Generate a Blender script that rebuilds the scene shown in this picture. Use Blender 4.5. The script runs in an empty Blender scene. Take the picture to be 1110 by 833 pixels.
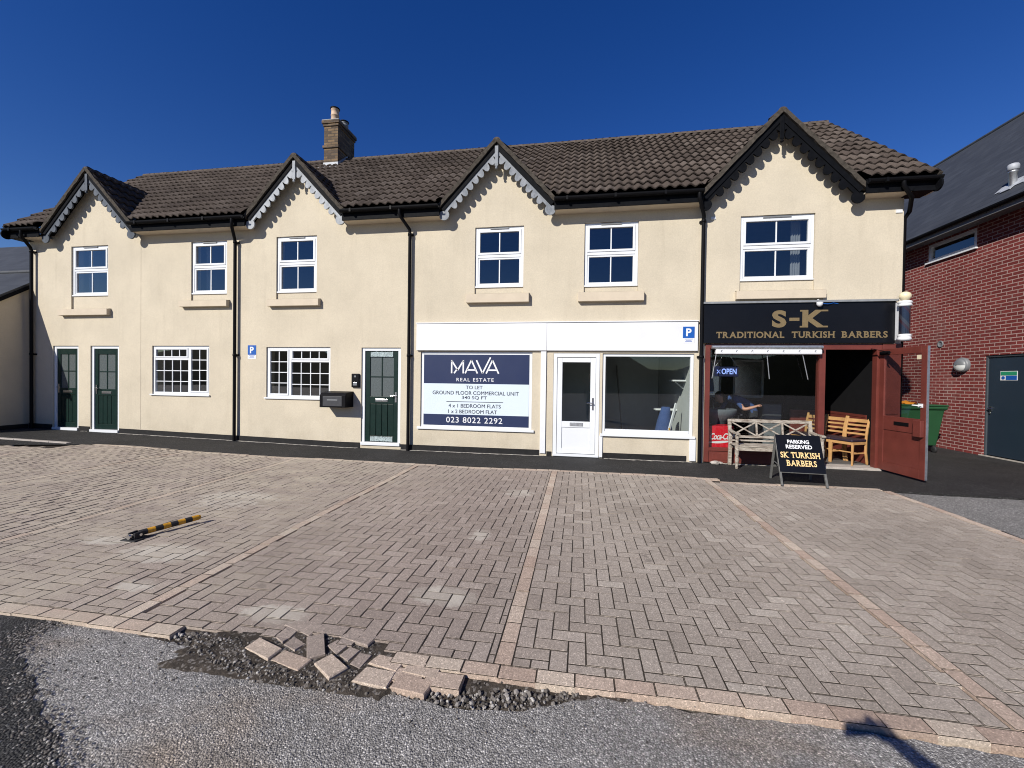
import bpy, bmesh, math, random
from mathutils import Vector, Matrix
random.seed(7)
C = bpy.context.scene.collection
PI = math.pi
rad = math.radians

# ------------------------------------------------------------------ helpers
def gz(x):
    """the forecourt climbs gently towards the left end of the terrace"""
    return 0.0185 * max(0.0, -x - 5.2)

class MB:
    def __init__(s):
        s.v = []; s.f = []; s.sm = []
    def add(s, vs, fs, smooth=False):
        b = len(s.v); s.v += [tuple(p) for p in vs]
        for f in fs:
            s.f.append([b + i for i in f]); s.sm.append(smooth)
        return s
    def box(s, x0, x1, y0, y1, z0, z1):
        vs = [(x, y, z) for z in (z0, z1) for y in (y0, y1) for x in (x0, x1)]
        return s.add(vs, [(0,2,3,1),(4,5,7,6),(0,1,5,4),(2,6,7,3),(0,4,6,2),(1,3,7,5)])
    def obox(s, c, ax, ay, az, hx, hy, hz):
        c = Vector(c); ax, ay, az = Vector(ax).normalized(), Vector(ay).normalized(), Vector(az).normalized()
        vs = [c + ax*(hx*i) + ay*(hy*j) + az*(hz*k) for k in (-1,1) for j in (-1,1) for i in (-1,1)]
        return s.add(vs, [(0,2,3,1),(4,5,7,6),(0,1,5,4),(2,6,7,3),(0,4,6,2),(1,3,7,5)])
    def bar(s, p, q, w, h, up=(0,0,1)):
        p, q = Vector(p), Vector(q); d = (q - p); L = d.length; d.normalize()
        up = Vector(up)
        if abs(d.dot(up)) > .98: up = Vector((0,1,0))
        a = d.cross(up).normalized(); b = a.cross(d).normalized()
        return s.obox((p+q)/2, d, a, b, L/2, w/2, h/2)
    def prism(s, pts, d):
        """pts: planar polygon (3d points); d: extrusion vector"""
        d = Vector(d); n = len(pts); vs = [Vector(p) for p in pts] + [Vector(p) + d for p in pts]
        fs = [list(range(n))[::-1], list(range(n, 2*n))]
        for i in range(n):
            j = (i+1) % n; fs.append((i, j, n+j, n+i))
        return s.add(vs, fs)
    def tube(s, pts, r, n=10, caps=True, rs=None, smooth=True):
        pts = [Vector(p) for p in pts]; rings = []
        prev = None
        for i, p in enumerate(pts):
            d = (pts[min(i+1, len(pts)-1)] - pts[max(i-1, 0)]).normalized()
            if prev is None:
                a = d.orthogonal().normalized()
            else:
                a = (prev - d*prev.dot(d)).normalized()
            prev = a; b = d.cross(a)
            rr = rs[i] if rs else r
            rings.append([p + (a*math.cos(2*PI*k/n) + b*math.sin(2*PI*k/n))*rr for k in range(n)])
        vs = [q for ring in rings for q in ring]; fs = []
        for i in range(len(rings)-1):
            for k in range(n):
                k2 = (k+1) % n
                fs.append((i*n+k, i*n+k2, (i+1)*n+k2, (i+1)*n+k))
        s.add(vs, fs, smooth)
        if caps:
            s.add(rings[0], [list(range(n))[::-1]]); s.add(rings[-1], [list(range(n))])
        return s
    def cyl(s, p, q, r, n=14, r2=None):
        return s.tube([p, q], r, n, True, [r, r if r2 is None else r2])
    def lathe(s, c, prof, n=20, axis='z', smooth=True):
        c = Vector(c); vs = []; fs = []
        for (r, h) in prof:
            for k in range(n):
                a = 2*PI*k/n
                if axis == 'z': vs.append(c + Vector((r*math.cos(a), r*math.sin(a), h)))
                elif axis == 'x': vs.append(c + Vector((h, r*math.cos(a), r*math.sin(a))))
                else: vs.append(c + Vector((r*math.sin(a), h, r*math.cos(a))))
        for i in range(len(prof)-1):
            for k in range(n):
                k2 = (k+1) % n
                fs.append((i*n+k, i*n+k2, (i+1)*n+k2, (i+1)*n+k))
        s.add(vs, fs, smooth)
        s.add(vs[:n], [list(range(n))[::-1]]); s.add(vs[-n:], [list(range(n))])
        return s
    def frame(s, x0, x1, z0, z1, w, y0, y1):
        s.box(x0, x0+w, y0, y1, z0, z1); s.box(x1-w, x1, y0, y1, z0, z1)
        s.box(x0+w, x1-w, y0+.001, y1, z1-w, z1); s.box(x0+w, x1-w, y0+.001, y1, z0, z0+w)
        return s
    def mesh(s, name):
        me = bpy.data.meshes.new(name)
        me.from_pydata(s.v, [], s.f); me.polygons.foreach_set('use_smooth', s.sm)
        me.update()
        return me
    def build(s, name, mat, parent=None, bevel=0, local=False, fix=True):
        me = s.mesh(name)
        if fix:
            bm = bmesh.new(); bm.from_mesh(me)
            bmesh.ops.recalc_face_normals(bm, faces=bm.faces[:]); bm.to_mesh(me); bm.free()
        return link(name, me, mat, parent, bevel, local)

def link(name, me, mat, parent=None, bevel=0, local=False):
    o = bpy.data.objects.new(name, me); C.objects.link(o)
    if mat is not None: me.materials.append(mat)
    if parent is not None:
        o.parent = parent
        if not local:
            p = parent
            while p.parent is not None: p = p.parent
            o.matrix_parent_inverse = Matrix.Translation(p.location).inverted() if p is parent else Matrix.Identity(4)
    if bevel:
        m = o.modifiers.new('bevel', 'BEVEL'); m.width = bevel; m.segments = 2
        m.limit_method = 'ANGLE'; m.angle_limit = rad(40)
    return o

def tag(o, label, cat, group=None):
    o['label'] = label; o['category'] = cat
    if group: o['group'] = group
    return o
def thing(name, label, cat, loc=(0,0,0), group=None):
    o = bpy.data.objects.new(name, None); C.objects.link(o); o.location = loc
    o.empty_display_size = .2
    return tag(o, label, cat, group)
def struct(o):
    o['kind'] = 'structure'; return o
def copy_tree(o, parent=None):
    c = o.copy(); C.objects.link(c)
    if parent is not None: c.parent = parent
    for ch in list(o.children): copy_tree(ch, c)
    return c

# ------------------------------------------------------------------ materials
class NT:
    def __init__(s, name):
        s.m = bpy.data.materials.new(name); s.m.use_nodes = True
        s.t = s.m.node_tree; s.n = s.t.nodes; s.l = s.t.links
        s.b = s.n['Principled BSDF']; s.out = s.n['Material Output']
        s.pos = s.n.new('ShaderNodeNewGeometry').outputs['Position']
    def noise(s, scale, detail=4, rough=.55, vec=None, dist=0):
        n = s.n.new('ShaderNodeTexNoise'); n.inputs['Scale'].default_value = scale
        n.inputs['Detail'].default_value = detail; n.inputs['Roughness'].default_value = rough
        n.inputs['Distortion'].default_value = dist
        s.l.new(vec or s.pos, n.inputs['Vector']); return n.outputs['Fac']
    def vor(s, scale, out='Color', feature='F1', vec=None, rand=1):
        n = s.n.new('ShaderNodeTexVoronoi'); n.feature = feature; n.inputs['Scale'].default_value = scale
        n.inputs['Randomness'].default_value = rand
        s.l.new(vec or s.pos, n.inputs['Vector']); return n.outputs[out]
    def mapv(s, sc=(1,1,1), vec=None, loc=(0,0,0), rot=(0,0,0)):
        n = s.n.new('ShaderNodeMapping'); n.inputs['Scale'].default_value = sc; n.inputs['Location'].default_value = loc
        n.inputs['Rotation'].default_value = rot
        s.l.new(vec or s.pos, n.inputs['Vector']); return n.outputs['Vector']
    def ramp(s, fac, stops):
        n = s.n.new('ShaderNodeValToRGB'); e = n.color_ramp.elements
        while len(e) < len(stops): e.new(.5)
        for k, (p, c) in enumerate(stops):
            e[k].position = p; e[k].color = (c, c, c, 1) if isinstance(c, (int, float)) else (*c, 1)
        s.l.new(fac, n.inputs['Fac']); return n.outputs['Color']
    def mix(s, a, b, fac, mode='MIX'):
        n = s.n.new('ShaderNodeMix'); n.data_type = 'RGBA'; n.blend_type = mode; n.clamp_factor = True
        for v, i in ((a, 6), (b, 7)):
            if isinstance(v, (tuple, list)): n.inputs[i].default_value = (*v[:3], 1)
            elif isinstance(v, (int, float)): n.inputs[i].default_value = (v, v, v, 1)
            else: s.l.new(v, n.inputs[i])
        if isinstance(fac, (int, float)): n.inputs[0].default_value = fac
        else: s.l.new(fac, n.inputs[0])
        return n.outputs[2]
    def math(s, op, a, b=0.0, c=None, clamp=False):
        n = s.n.new('ShaderNodeMath'); n.operation = op; n.use_clamp = clamp
        for i, v in enumerate((a, b) if c is None else (a, b, c)):
            if isinstance(v, (int, float)): n.inputs[i].default_value = v
            else: s.l.new(v, n.inputs[i])
        return n.outputs[0]
    def sep(s, vec):
        n = s.n.new('ShaderNodeSeparateXYZ'); s.l.new(vec, n.inputs[0]); return n.outputs
    def comb(s, x, y, z=0.0):
        n = s.n.new('ShaderNodeCombineXYZ')
        for i, v in enumerate((x, y, z)):
            if isinstance(v, (int, float)): n.inputs[i].default_value = v
            else: s.l.new(v, n.inputs[i])
        return n.outputs[0]
    def attr(s, name, out='Fac'):
        n = s.n.new('ShaderNodeAttribute'); n.attribute_name = name; return n.outputs[out]
    def bump(s, h, strength=.3, dist=.01, prev=None):
        n = s.n.new('ShaderNodeBump'); n.inputs['Strength'].default_value = strength; n.inputs['Distance'].default_value = dist
        s.l.new(h, n.inputs['Height'])
        if prev is not None: s.l.new(prev, n.inputs['Normal'])
        return n.outputs['Normal']
    def done(s, col=None, rough=.6, nrm=None, spec=.5, metal=0, coat=0):
        if col is not None:
            if isinstance(col, (tuple, list)): s.b.inputs['Base Color'].default_value = (*col[:3], 1)
            else: s.l.new(col, s.b.inputs['Base Color'])
        if isinstance(rough, (int, float)): s.b.inputs['Roughness'].default_value = rough
        else: s.l.new(rough, s.b.inputs['Roughness'])
        s.b.inputs['Specular IOR Level'].default_value = spec
        s.b.inputs['Metallic'].default_value = metal
        s.b.inputs['Coat Weight'].default_value = coat
        if nrm is not None: s.l.new(nrm, s.b.inputs['Normal'])
        return s.m

def simple(name, col, rough=.5, var=.12, scale=6, bump=0, bscale=80, spec=.5, metal=0, coat=0, fine=0):
    t = NT(name)
    f = t.ramp(t.noise(scale, 5), [(.25, 1-var), (.75, 1+var)])
    c = t.mix(col, f, 1.0, 'MULTIPLY')
    if fine:
        c = t.mix(c, t.ramp(t.noise(scale*22, 3), [(.3, 1-fine), (.7, 1+fine)]), 1.0, 'MULTIPLY')
    n = t.bump(t.noise(bscale, 3), bump, .004) if bump else None
    r = t.math('ADD', t.math('MULTIPLY', t.noise(scale*1.7, 4), .18), rough-.09)
    return t.done(c, r, n, spec, metal, coat)

def m_render(name, col):
    t = NT(name)
    c = t.mix(col, t.ramp(t.noise(1.1, 6, .65), [(.3, .90), (.7, 1.06)]), 1.0, 'MULTIPLY')
    streak = t.noise(1.0, 5, .6, t.mapv((7, 7, .55)))
    c = t.mix(c, t.mix(c, (.60, .58, .55), 1.0, 'MULTIPLY'), t.math('MULTIPLY', t.ramp(streak, [(.55, 0), (.8, 1)]), .22))
    # thin damp bloom near the ground and soft trowel patches
    z = t.sep(t.pos)[2]
    lo = t.math('SUBTRACT', 1.0, t.math('DIVIDE', z, .75), clamp=True)
    lo = t.math('MULTIPLY', lo, t.ramp(t.noise(3.3, 5), [(.4, 0), (.75, .42)]))
    c = t.mix(c, t.mix(c, (.62, .58, .52), 1.0, 'MULTIPLY'), lo)
    c = t.mix(c, t.ramp(t.noise(42, 4, .75), [(.3, .91), (.7, 1.08)]), 1.0, 'MULTIPLY')
    n = t.bump(t.noise(95, 4, .7), .35, .006)
    n = t.bump(t.noise(2.2, 3), .25, .02, n)
    return t.done(c, .9, n, .2)

M = {}
M['render'] = m_render('cream_render', (.535, .474, .366))
M['render_old'] = m_render('cream_render_side', (.58, .50, .37))
M['stone'] = simple('painted_sill', (.54, .465, .36), .85, .07, 5, .25, 120, .2, fine=.05)
M['upvc'] = simple('white_upvc', (.66, .68, .70), .32, .03, 3, 0, spec=.5)
M['white'] = simple('white_paint', (.66, .67, .685), .5, .05, 3, .05, 40, .4, fine=.03)
M['vent_grey'] = simple('grey_plastic', (.16, .165, .17), .5, .05)
M['black'] = simple('black_plastic', (.005, .005, .006), .5, .15, 9, 0, spec=.1)
M['plinth'] = simple('black_bitumen_plinth', (.010, .0095, .0095), .7, .5, 14, .5, 50, .3, fine=.4)
M['ridge'] = simple('ridge_tile', (.090, .072, .058), .9, .35, 7, .4, 90, .2, fine=.25)
M['verge'] = simple('verge_mortar', (.058, .050, .041), .95, .45, 16, .7, 60, .15, fine=.35)
M['fascia_black'] = simple('black_gloss_paint', (.005, .0055, .007), .6, .3, 12, .1, 30, .05)
def m_barge(name, a, b):
    t = NT(name)
    k = t.ramp(t.noise(9, 6, .7, t.mapv((1, 1, .6))), [(.35, 0), (.62, 1)])
    c = t.mix(a, b, k)
    return t.done(c, .65, t.bump(t.noise(60, 4), .3, .004), .35)
M['barge_pale'] = m_barge('barge_weathered_pale', (.22, .24, .26), (.37, .39, .41))
M['barge_mid'] = m_barge('barge_weathered_grey', (.13, .145, .165), (.245, .26, .28))
M['barge_dark'] = m_barge('barge_weathered_slate', (.035, .045, .06), (.08, .095, .118))
M['green'] = simple('green_door', (.004, .017, .0135), .4, .1, 5, .15, 25, .25)
M['navy'] = simple('navy_vinyl', (.020, .030, .078), .45, .04, 2, spec=.25)
M['vinyl'] = simple('white_vinyl', (.58, .66, .72), .4, .02, 2)
M['ink'] = simple('dark_lettering', (.03, .035, .06), .5, .02)
M['letter_white'] = simple('white_lettering', (.68, .69, .70), .45, .02)
M['gold'] = simple('gold_lettering', (.17, .124, .06), .42, .12, 30)
M['cream_letter'] = simple('cream_lettering', (.75, .53, .24), .5, .08, 30)
M['signblack'] = simple('black_sign_panel', (.006, .0065, .009), .3, .2, 2, spec=.18)
M['red'] = simple('oxblood_paint', (.132, .031, .023), .42, .18, 4, .12, 30, .45, fine=.08)
M['cokered'] = simple('bright_red_panel', (.60, .012, .025), .35, .05)
M['bsign'] = simple('blue_sign', (.008, .085, .36), .4, .03)
M['capping'] = simple('lead_capping', (.20, .21, .22), .6, .25, 8, .2, 20)
M['lead'] = simple('lead_flashing', (.34, .36, .39), .55, .2, 12, .2, 30)
M['chrome'] = simple('chrome', (.62, .62, .62), .22, .05, metal=1)
M['steel'] = simple('galvanised', (.48, .49, .50), .45, .2, 20, metal=.9)
M['cream_ball'] = simple('cream_globe', (.68, .60, .40), .35, .05)
M['binGreen'] = simple('bin_green', (.014, .062, .024), .45, .12, 4)
M['orange'] = simple('bin_orange', (.62, .23, .02), .5, .1)
M['yellow'] = simple('post_yellow', (.55, .27, .015), .45, .25, 30)
M['rubber'] = simple('rubber', (.015, .015, .016), .7, .2)
M['pine'] = simple('varnished_pine', (.47, .265, .105), .38, .16, 10)
M['cushion'] = simple('dark_cushion', (.022, .012, .022), .6, .2)
M['cloth_grey'] = simple('grey_cloth', (.11, .125, .14), .9, .1)
M['cloth_blue'] = simple('blue_shirt', (.035, .07, .19), .9, .12)
M['cloth_dark'] = simple('dark_trousers', (.02, .022, .028), .9, .1)
M['skin'] = simple('skin', (.50, .25, .17), .5, .06)
M['hair'] = simple('brown_hair', (.045, .022, .012), .6, .2, 40)
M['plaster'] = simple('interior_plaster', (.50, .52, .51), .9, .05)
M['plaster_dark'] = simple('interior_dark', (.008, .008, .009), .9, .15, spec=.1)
M['floor_in'] = simple('interior_floor', (.10, .095, .09), .6, .15)
M['navydoor'] = simple('dark_blue_steel', (.016, .027, .042), .38, .08, 2)
M['lampglass'] = simple('opal_lamp_glass', (.55, .57, .56), .3, .03)
M['lampgrey'] = simple('lamp_housing', (.15, .16, .17), .45, .08)
M['safety'] = simple('green_safety', (.02, .24, .12), .4, .05)
M['paper'] = simple('paper_card', (.62, .55, .38), .7, .05)
M['frost'] = simple('obscure_glass', (.085, .10, .10), .25, .2, 30, .5, 60, .6)
M['film'] = simple('crinkled_film', (.30, .36, .36), .2, .5, 40, .8, 60, .7)
M['edging'] = simple('concrete_edging', (.38, .345, .31), .9, .2, 9, .4, 90, .2, fine=.2)
M['fillet'] = simple('mortar_fillet', (.40, .37, .33), .95, .35, 20, .8, 60, .15, fine=.3)
M['board_frame'] = simple('aboard_frame', (.10, .10, .095), .6, .3, 30)
M['phone'] = simple('phone_case', (.02, .02, .022), .4, .05)

def m_glass(name, refl, tint, wav=.02):
    t = NT(name)
    tr = t.n.new('ShaderNodeBsdfTransparent'); tr.inputs[0].default_value = (*tint, 1)
    gl = t.n.new('ShaderNodeBsdfGlossy'); gl.inputs['Roughness'].default_value = .015
    nb = t.bump(t.noise(1.6, 2), wav, .02); t.l.new(nb, gl.inputs['Normal'])
    fr = t.n.new('ShaderNodeFresnel'); bf = t.n.new('ShaderNodeNewGeometry').outputs['Backfacing']; t.l.new(t.math('ADD', t.math('MULTIPLY', bf, 1/1.5-1.5), 1.5), fr.inputs[0])
    f = t.math('MULTIPLY', fr.outputs[0], refl, clamp=True)
    mx = t.n.new('ShaderNodeMixShader'); t.l.new(f, mx.inputs[0]); t.l.new(tr.outputs[0], mx.inputs[1]); t.l.new(gl.outputs[0], mx.inputs[2])
    t.l.new(mx.outputs[0], t.out.inputs[0])
    return t.m
M['glass'] = m_glass('window_glass', 3.7, (.82, .86, .86))
M['glass_shop'] = m_glass('shop_glass', 2.0, (.86, .90, .88), .01)
M['glass_door'] = m_glass('door_glass', 1.3, (.92, .93, .92), .01)

def m_tile():
    t = NT('concrete_roof_tile')
    uv = t.n.new('ShaderNodeUVMap'); uv.uv_map = 'tile'
    fl = t.n.new('ShaderNodeVectorMath'); fl.operation = 'FLOOR'; t.l.new(uv.outputs[0], fl.inputs[0])
    wn = t.n.new('ShaderNodeTexWhiteNoise'); wn.noise_dimensions = '2D'; t.l.new(fl.outputs[0], wn.inputs['Vector'])
    base = t.ramp(wn.outputs['Value'], [(0, (.058, .045, .038)), (.45, (.070, .055, .046)), (.8, (.080, .063, .053)), (1, (.095, .077, .066))])
    c = t.mix(base, t.ramp(t.noise(.7, 5, .6), [(.3, .82), (.7, 1.18)]), 1.0, 'MULTIPLY')
    c = t.mix(c, t.ramp(t.noise(45, 4, .7), [(.3, .72), (.7, 1.25)]), 1.0, 'MULTIPLY')
    c = t.mix(c, (.20, .19, .15), t.math('MULTIPLY', t.ramp(t.noise(13, 5, .7), [(.60, 0), (.75, 1)]), .35))
    return t.done(c, .92, t.bump(t.noise(70, 4, .7), .35, .006), .2)
M['tile'] = m_tile()

def m_slate(name, col, sx, sz):
    t = NT(name)
    br = t.n.new('ShaderNodeTexBrick'); br.inputs['Scale'].default_value = 1
    br.inputs['Brick Width'].default_value = .3; br.inputs['Row Height'].default_value = .17
    br.inputs['Mortar Size'].default_value = .006
    br.inputs['Color1'].default_value = (col[0]*.85, col[1]*.85, col[2]*.85, 1); br.inputs['Color2'].default_value = (col[0]*1.15, col[1]*1.15, col[2]*1.15, 1)
    br.inputs['Mortar'].default_value = (col[0]*.55, col[1]*.55, col[2]*.55, 1)
    x = t.sep(t.pos)
    t.l.new(t.comb(x[sx], x[sz]), br.inputs['Vector'])
    c = t.mix(br.outputs['Color'], t.ramp(t.noise(1.2, 5), [(.3, .88), (.7, 1.12)]), 1.0, 'MULTIPLY')
    return t.done(c, .62, t.bump(br.outputs['Fac'], -.3, .004), .4)
M['slate_side'] = m_slate('dark_slate_roof', (.040, .044, .050), 1, 2)
M['slate_left'] = m_slate('grey_slate_roof', (.034, .038, .044), 0, 2)

def m_brick(name, c1, c2, mortar, axis, w=.225, h=.075, ms=.011, dirt=.15):
    t = NT(name); x = t.sep(t.pos)
    v = t.comb(t.math('ADD', x[0], x[1]) if axis == 'xy' else x[axis], x[2])
    wob = t.n.new('ShaderNodeVectorMath'); wob.operation = 'ADD'; t.l.new(v, wob.inputs[0])
    nz = t.n.new('ShaderNodeVectorMath'); nz.operation = 'SCALE'; nz.inputs['Scale'].default_value = .006
    tn = t.n.new('ShaderNodeTexNoise'); tn.inputs['Scale'].default_value = 9; t.l.new(t.pos, tn.inputs['Vector'])
    t.l.new(tn.outputs['Color'], nz.inputs[0]); t.l.new(nz.outputs[0], wob.inputs[1])
    br = t.n.new('ShaderNodeTexBrick'); br.inputs['Scale'].default_value = 1
    br.inputs['Brick Width'].default_value = w; br.inputs['Row Height'].default_value = h
    br.inputs['Mortar Size'].default_value = ms; br.inputs['Mortar Smooth'].default_value = .15; br.inputs['Bias'].default_value = -.1
    br.inputs['Color1'].default_value = (*c1, 1); br.inputs['Color2'].default_value = (*c2, 1); br.inputs['Mortar'].default_value = (*mortar, 1)
    t.l.new(wob.outputs[0], br.inputs['Vector'])
    c = t.mix(br.outputs['Color'], t.ramp(t.noise(30, 5, .7), [(.3, .8), (.7, 1.2)]), 1.0, 'MULTIPLY')
    c = t.mix(c, t.ramp(t.noise(1.3, 5, .6), [(.3, 1-dirt), (.7, 1+dirt)]), 1.0, 'MULTIPLY')
    c = t.mix(c, (.30, .24, .22), t.math('MULTIPLY', t.ramp(t.noise(.8, 6, .65, t.mapv((1, 1, .5))), [(.55, 0), (.75, 1)]), .28))
    h1 = t.math('SUBTRACT', 1.0, br.outputs['Fac'])
    n = t.bump(h1, .6, .008); n = t.bump(t.noise(90, 3), .25, .004, n)
    return t.done(c, .85, n, .25)
M['brick'] = m_brick('red_brick', (.135, .024, .022), (.185, .034, .030), (.36, .25, .225), 1, ms=.0095)
M['brick_old'] = m_brick('sooty_stock_brick', (.185, .125, .070), (.055, .040, .030), (.075, .06, .048), 'xy', .225, .078, .01, .35)

def m_asphalt(name, dark, light, chip, bumpk, patch, warm=(1, 1, 1), cscale=95):
    t = NT(name)
    v = t.vor(cscale, 'Color'); g = t.sep(v)[0]
    c = t.ramp(g, [(0, tuple(dark*w for w in warm)), (.55, tuple((dark*.55+light*.45)*w for w in warm)), (.9, tuple(light*w for w in warm)), (1, tuple(chip*w for w in warm))])
    d = t.vor(cscale, 'Distance')
    c = t.mix(c, t.ramp(d, [(.2, 1.0), (.75, .45)]), 1.0, 'MULTIPLY')
    c = t.mix(c, t.ramp(t.noise(1.1, 6, .65), [(.3, 1-patch), (.7, 1+patch)]), 1.0, 'MULTIPLY')
    c = t.mix(c, t.ramp(t.noise(7, 5, .65), [(.3, 1-patch*.6), (.7, 1+patch*.6)]), 1.0, 'MULTIPLY')
    hh = t.math('SUBTRACT', 1.0, d)
    n = t.bump(hh, bumpk, .010); n = t.bump(t.noise(14, 4), .35, .012, n)
    return t, c, n
def asphalt(*a, **k):
    t, c, n = m_asphalt(*a, **k); return t.done(c, .85, n, .3)
M['footway'] = asphalt('new_asphalt', .020, .044, .13, .5, .34, (1, .97, .94), cscale=120)
M['old_asphalt'] = asphalt('old_asphalt', .20, .36, .60, .6, .14, (1, .97, .92), 95)
M['tarmac_patch'] = asphalt('tarmac_patch', .026, .07, .20, .8, .25, (1, .98, .95), cscale=105)
def m_road():
    t, c, n = m_asphalt('chip_seal_road', .22, .48, .80, .6, .16, (1, .955, .895), 130)
    # worn brownish tracks and dusty patches
    k = t.ramp(t.noise(.9, 5, .6, t.mapv((1, 1.6, 1), None, (3.1, 1.2, 0))), [(.50, 0), (.68, 1)])
    c = t.mix(c, t.mix(c, (.95, .80, .66), 1.0, 'MULTIPLY'), t.math('MULTIPLY', k, .8))
    k2 = t.ramp(t.noise(2.1, 6, .7), [(.58, 0), (.70, 1)])
    c = t.mix(c, t.mix(c, (.60, .61, .63), 1.0, 'MULTIPLY'), t.math('MULTIPLY', k2, .7))
    return t.done(c, .85, n, .3)
M['road'] = m_road()
M['joint'] = simple('joint_filling', (.036, .030, .024), .95, .35, 5, .3, 90, .1)
def m_soil():
    t = NT('dark_soil')
    c = t.ramp(t.noise(10, 6, .7), [(.3, (.028, .024, .020)), (.55, (.068, .056, .045)), (.8, (.125, .104, .082))])
    v = t.sep(t.vor(70, 'Color'))[0]
    c = t.mix(c, (.22, .20, .18), t.math('MULTIPLY', t.ramp(v, [(.78, 0), (.84, 1)]), .7))
    n = t.bump(t.noise(40, 5, .7), .9, .02); n = t.bump(t.vor(70, 'Distance'), -.6, .01, n)
    return t.done(c, .95, n, .15)
M['soil'] = m_soil()

def m_paver(name, stops, tanw=0):
    t = NT(name)
    r = t.attr('rnd')
    c = t.ramp(r, stops)
    # exposed aggregate
    v = t.sep(t.vor(190, 'Color'))[1]
    c = t.mix(c, t.ramp(v, [(0, .72), (.6, 1.0), (.93, 1.15), (1, 1.75)]), 1.0, 'MULTIPLY')
    c = t.mix(c, t.ramp(t.noise(48, 4, .7), [(.3, .86), (.7, 1.13)]), 1.0, 'MULTIPLY')
    # broad traffic dirt
    c = t.mix(c, t.ramp(t.noise(.75, 6, .62), [(.3, .84), (.7, 1.16)]), 1.0, 'MULTIPLY')
    x = t.sep(t.pos)
    # grey blocks turn darker and more purple towards the left
    left_tint = t.math('MULTIPLY', t.math('SUBTRACT', .3, x[0]), .9, clamp=True)
    if not tanw: c = t.mix(c, t.mix(c, (.87, .83, .84), 1.0, 'MULTIPLY'), left_tint)
    # dusty, lighter, warmer left bays
    left = t.math('MULTIPLY', t.math('SUBTRACT', -1.2, x[0]), .35, clamp=True)
    dust = t.math('MULTIPLY', left, t.ramp(t.noise(1.7, 6, .65, t.mapv((1, 1.8, 1))), [(.34, .08), (.66, .85)]))
    c = t.mix(c, (.43, .375, .295), dust)
    # cement spills with a shape of their own
    tot = None
    for (cx, cy, sx, sy, k) in ((-.93, 2.83, .30, .16, .95), (-1.95, 2.42, .30, .12, .85), (-3.55, 3.05, .5, .22, .8), (-.95, 4.0, .14, .22, .6), (-.8, 5.6, .3, .3, .5), (-4.3, 4.6, .7, .5, .55), (-4.35, 3.2, .35, .12, .9), (-3.2, 2.55, .2, .12, .7)):
        dx = t.math('DIVIDE', t.math('SUBTRACT', x[0], cx), sx); dy = t.math('DIVIDE', t.math('SUBTRACT', x[1], cy), sy)
        d = t.math('ADD', t.math('MULTIPLY', dx, dx), t.math('MULTIPLY', dy, dy))
        s = t.math('MULTIPLY', t.math('SUBTRACT', 1.0, d, clamp=True), k)
        tot = s if tot is None else t.math('MAXIMUM', tot, s)
    brk = t.math('ADD', t.math('MULTIPLY', t.noise(13, 8, .8), 1.9), -.95)
    perb = t.ramp(r, [(.1, .35), (.6, .85)]); tot = t.ramp(t.math('ADD', t.math('ADD', tot, brk), t.math('MULTIPLY', t.math('GREATER_THAN', tot, .001), .08)), [(.30, 0), (.52, .8), (.9, 1)])
    c = t.mix(c, (.54, .505, .43), t.math('MULTIPLY', t.math('MULTIPLY', tot, perb), .72))
    # oil drips in the middle bays
    o = t.ramp(t.noise(3.1, 3, .5, t.mapv((1, 1, 1), None, (7.3, 2.2, 0))), [(.70, 0), (.76, 1)])
    c = t.mix(c, t.mix(c, .45, 1.0, 'MULTIPLY'), t.math('MULTIPLY', o, .7))
    n = t.bump(t.noise(150, 4, .75), .45, .004); n = t.bump(t.noise(12, 3), .25, .01, n)
    return t.done(c, .88, n, .25)
M['paver'] = m_paver('grey_block_paver', [(0, (.300, .256, .214)), (.25, (.330, .283, .238)), (.75, (.350, .302, .255)), (.95, (.372, .323, .274)), (1, (.41, .36, .305))])
M['paver_tan'] = m_paver('tan_block_paver', [(0, (.38, .285, .225)), (.5, (.44, .345, .275)), (1, (.49, .41, .33))], 1)

def m_wood():
    t = NT('weathered_bench_wood')
    k = t.ramp(t.noise(14, 6, .7, t.mapv((.5, 2, 2))), [(.38, 0), (.56, 1)])
    c = t.mix((.165, .13, .10), (.39, .35, .295), k)
    c = t.mix(c, t.ramp(t.noise(60, 4), [(.3, .85), (.7, 1.1)]), 1.0, 'MULTIPLY')
    return t.done(c, .85, t.bump(t.noise(50, 4, .6, t.mapv((.4, 3, 3))), .4, .004), .25)
M['bench'] = m_wood()
def m_emit(name, col, s):
    t = NT(name); t.done(col, .5)
    t.b.inputs['Emission Color'].default_value = (*col, 1); t.b.inputs['Emission Strength'].default_value = s
    return t.m
M['neon'] = m_emit('lit_sign_letters', (.30, .42, 1.0), .38)
def m_reflection_bank():
    t = NT('reflection_bank_dark')
    c = t.ramp(t.noise(.5, 6, .7), [(.3, (.008, .011, .006)), (.7, (.022, .028, .013))])
    return t.done(c, .95, None, .1)
M['reflection_bank'] = m_reflection_bank()  # very dark, so the added bank hardly shows in the glass

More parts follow.
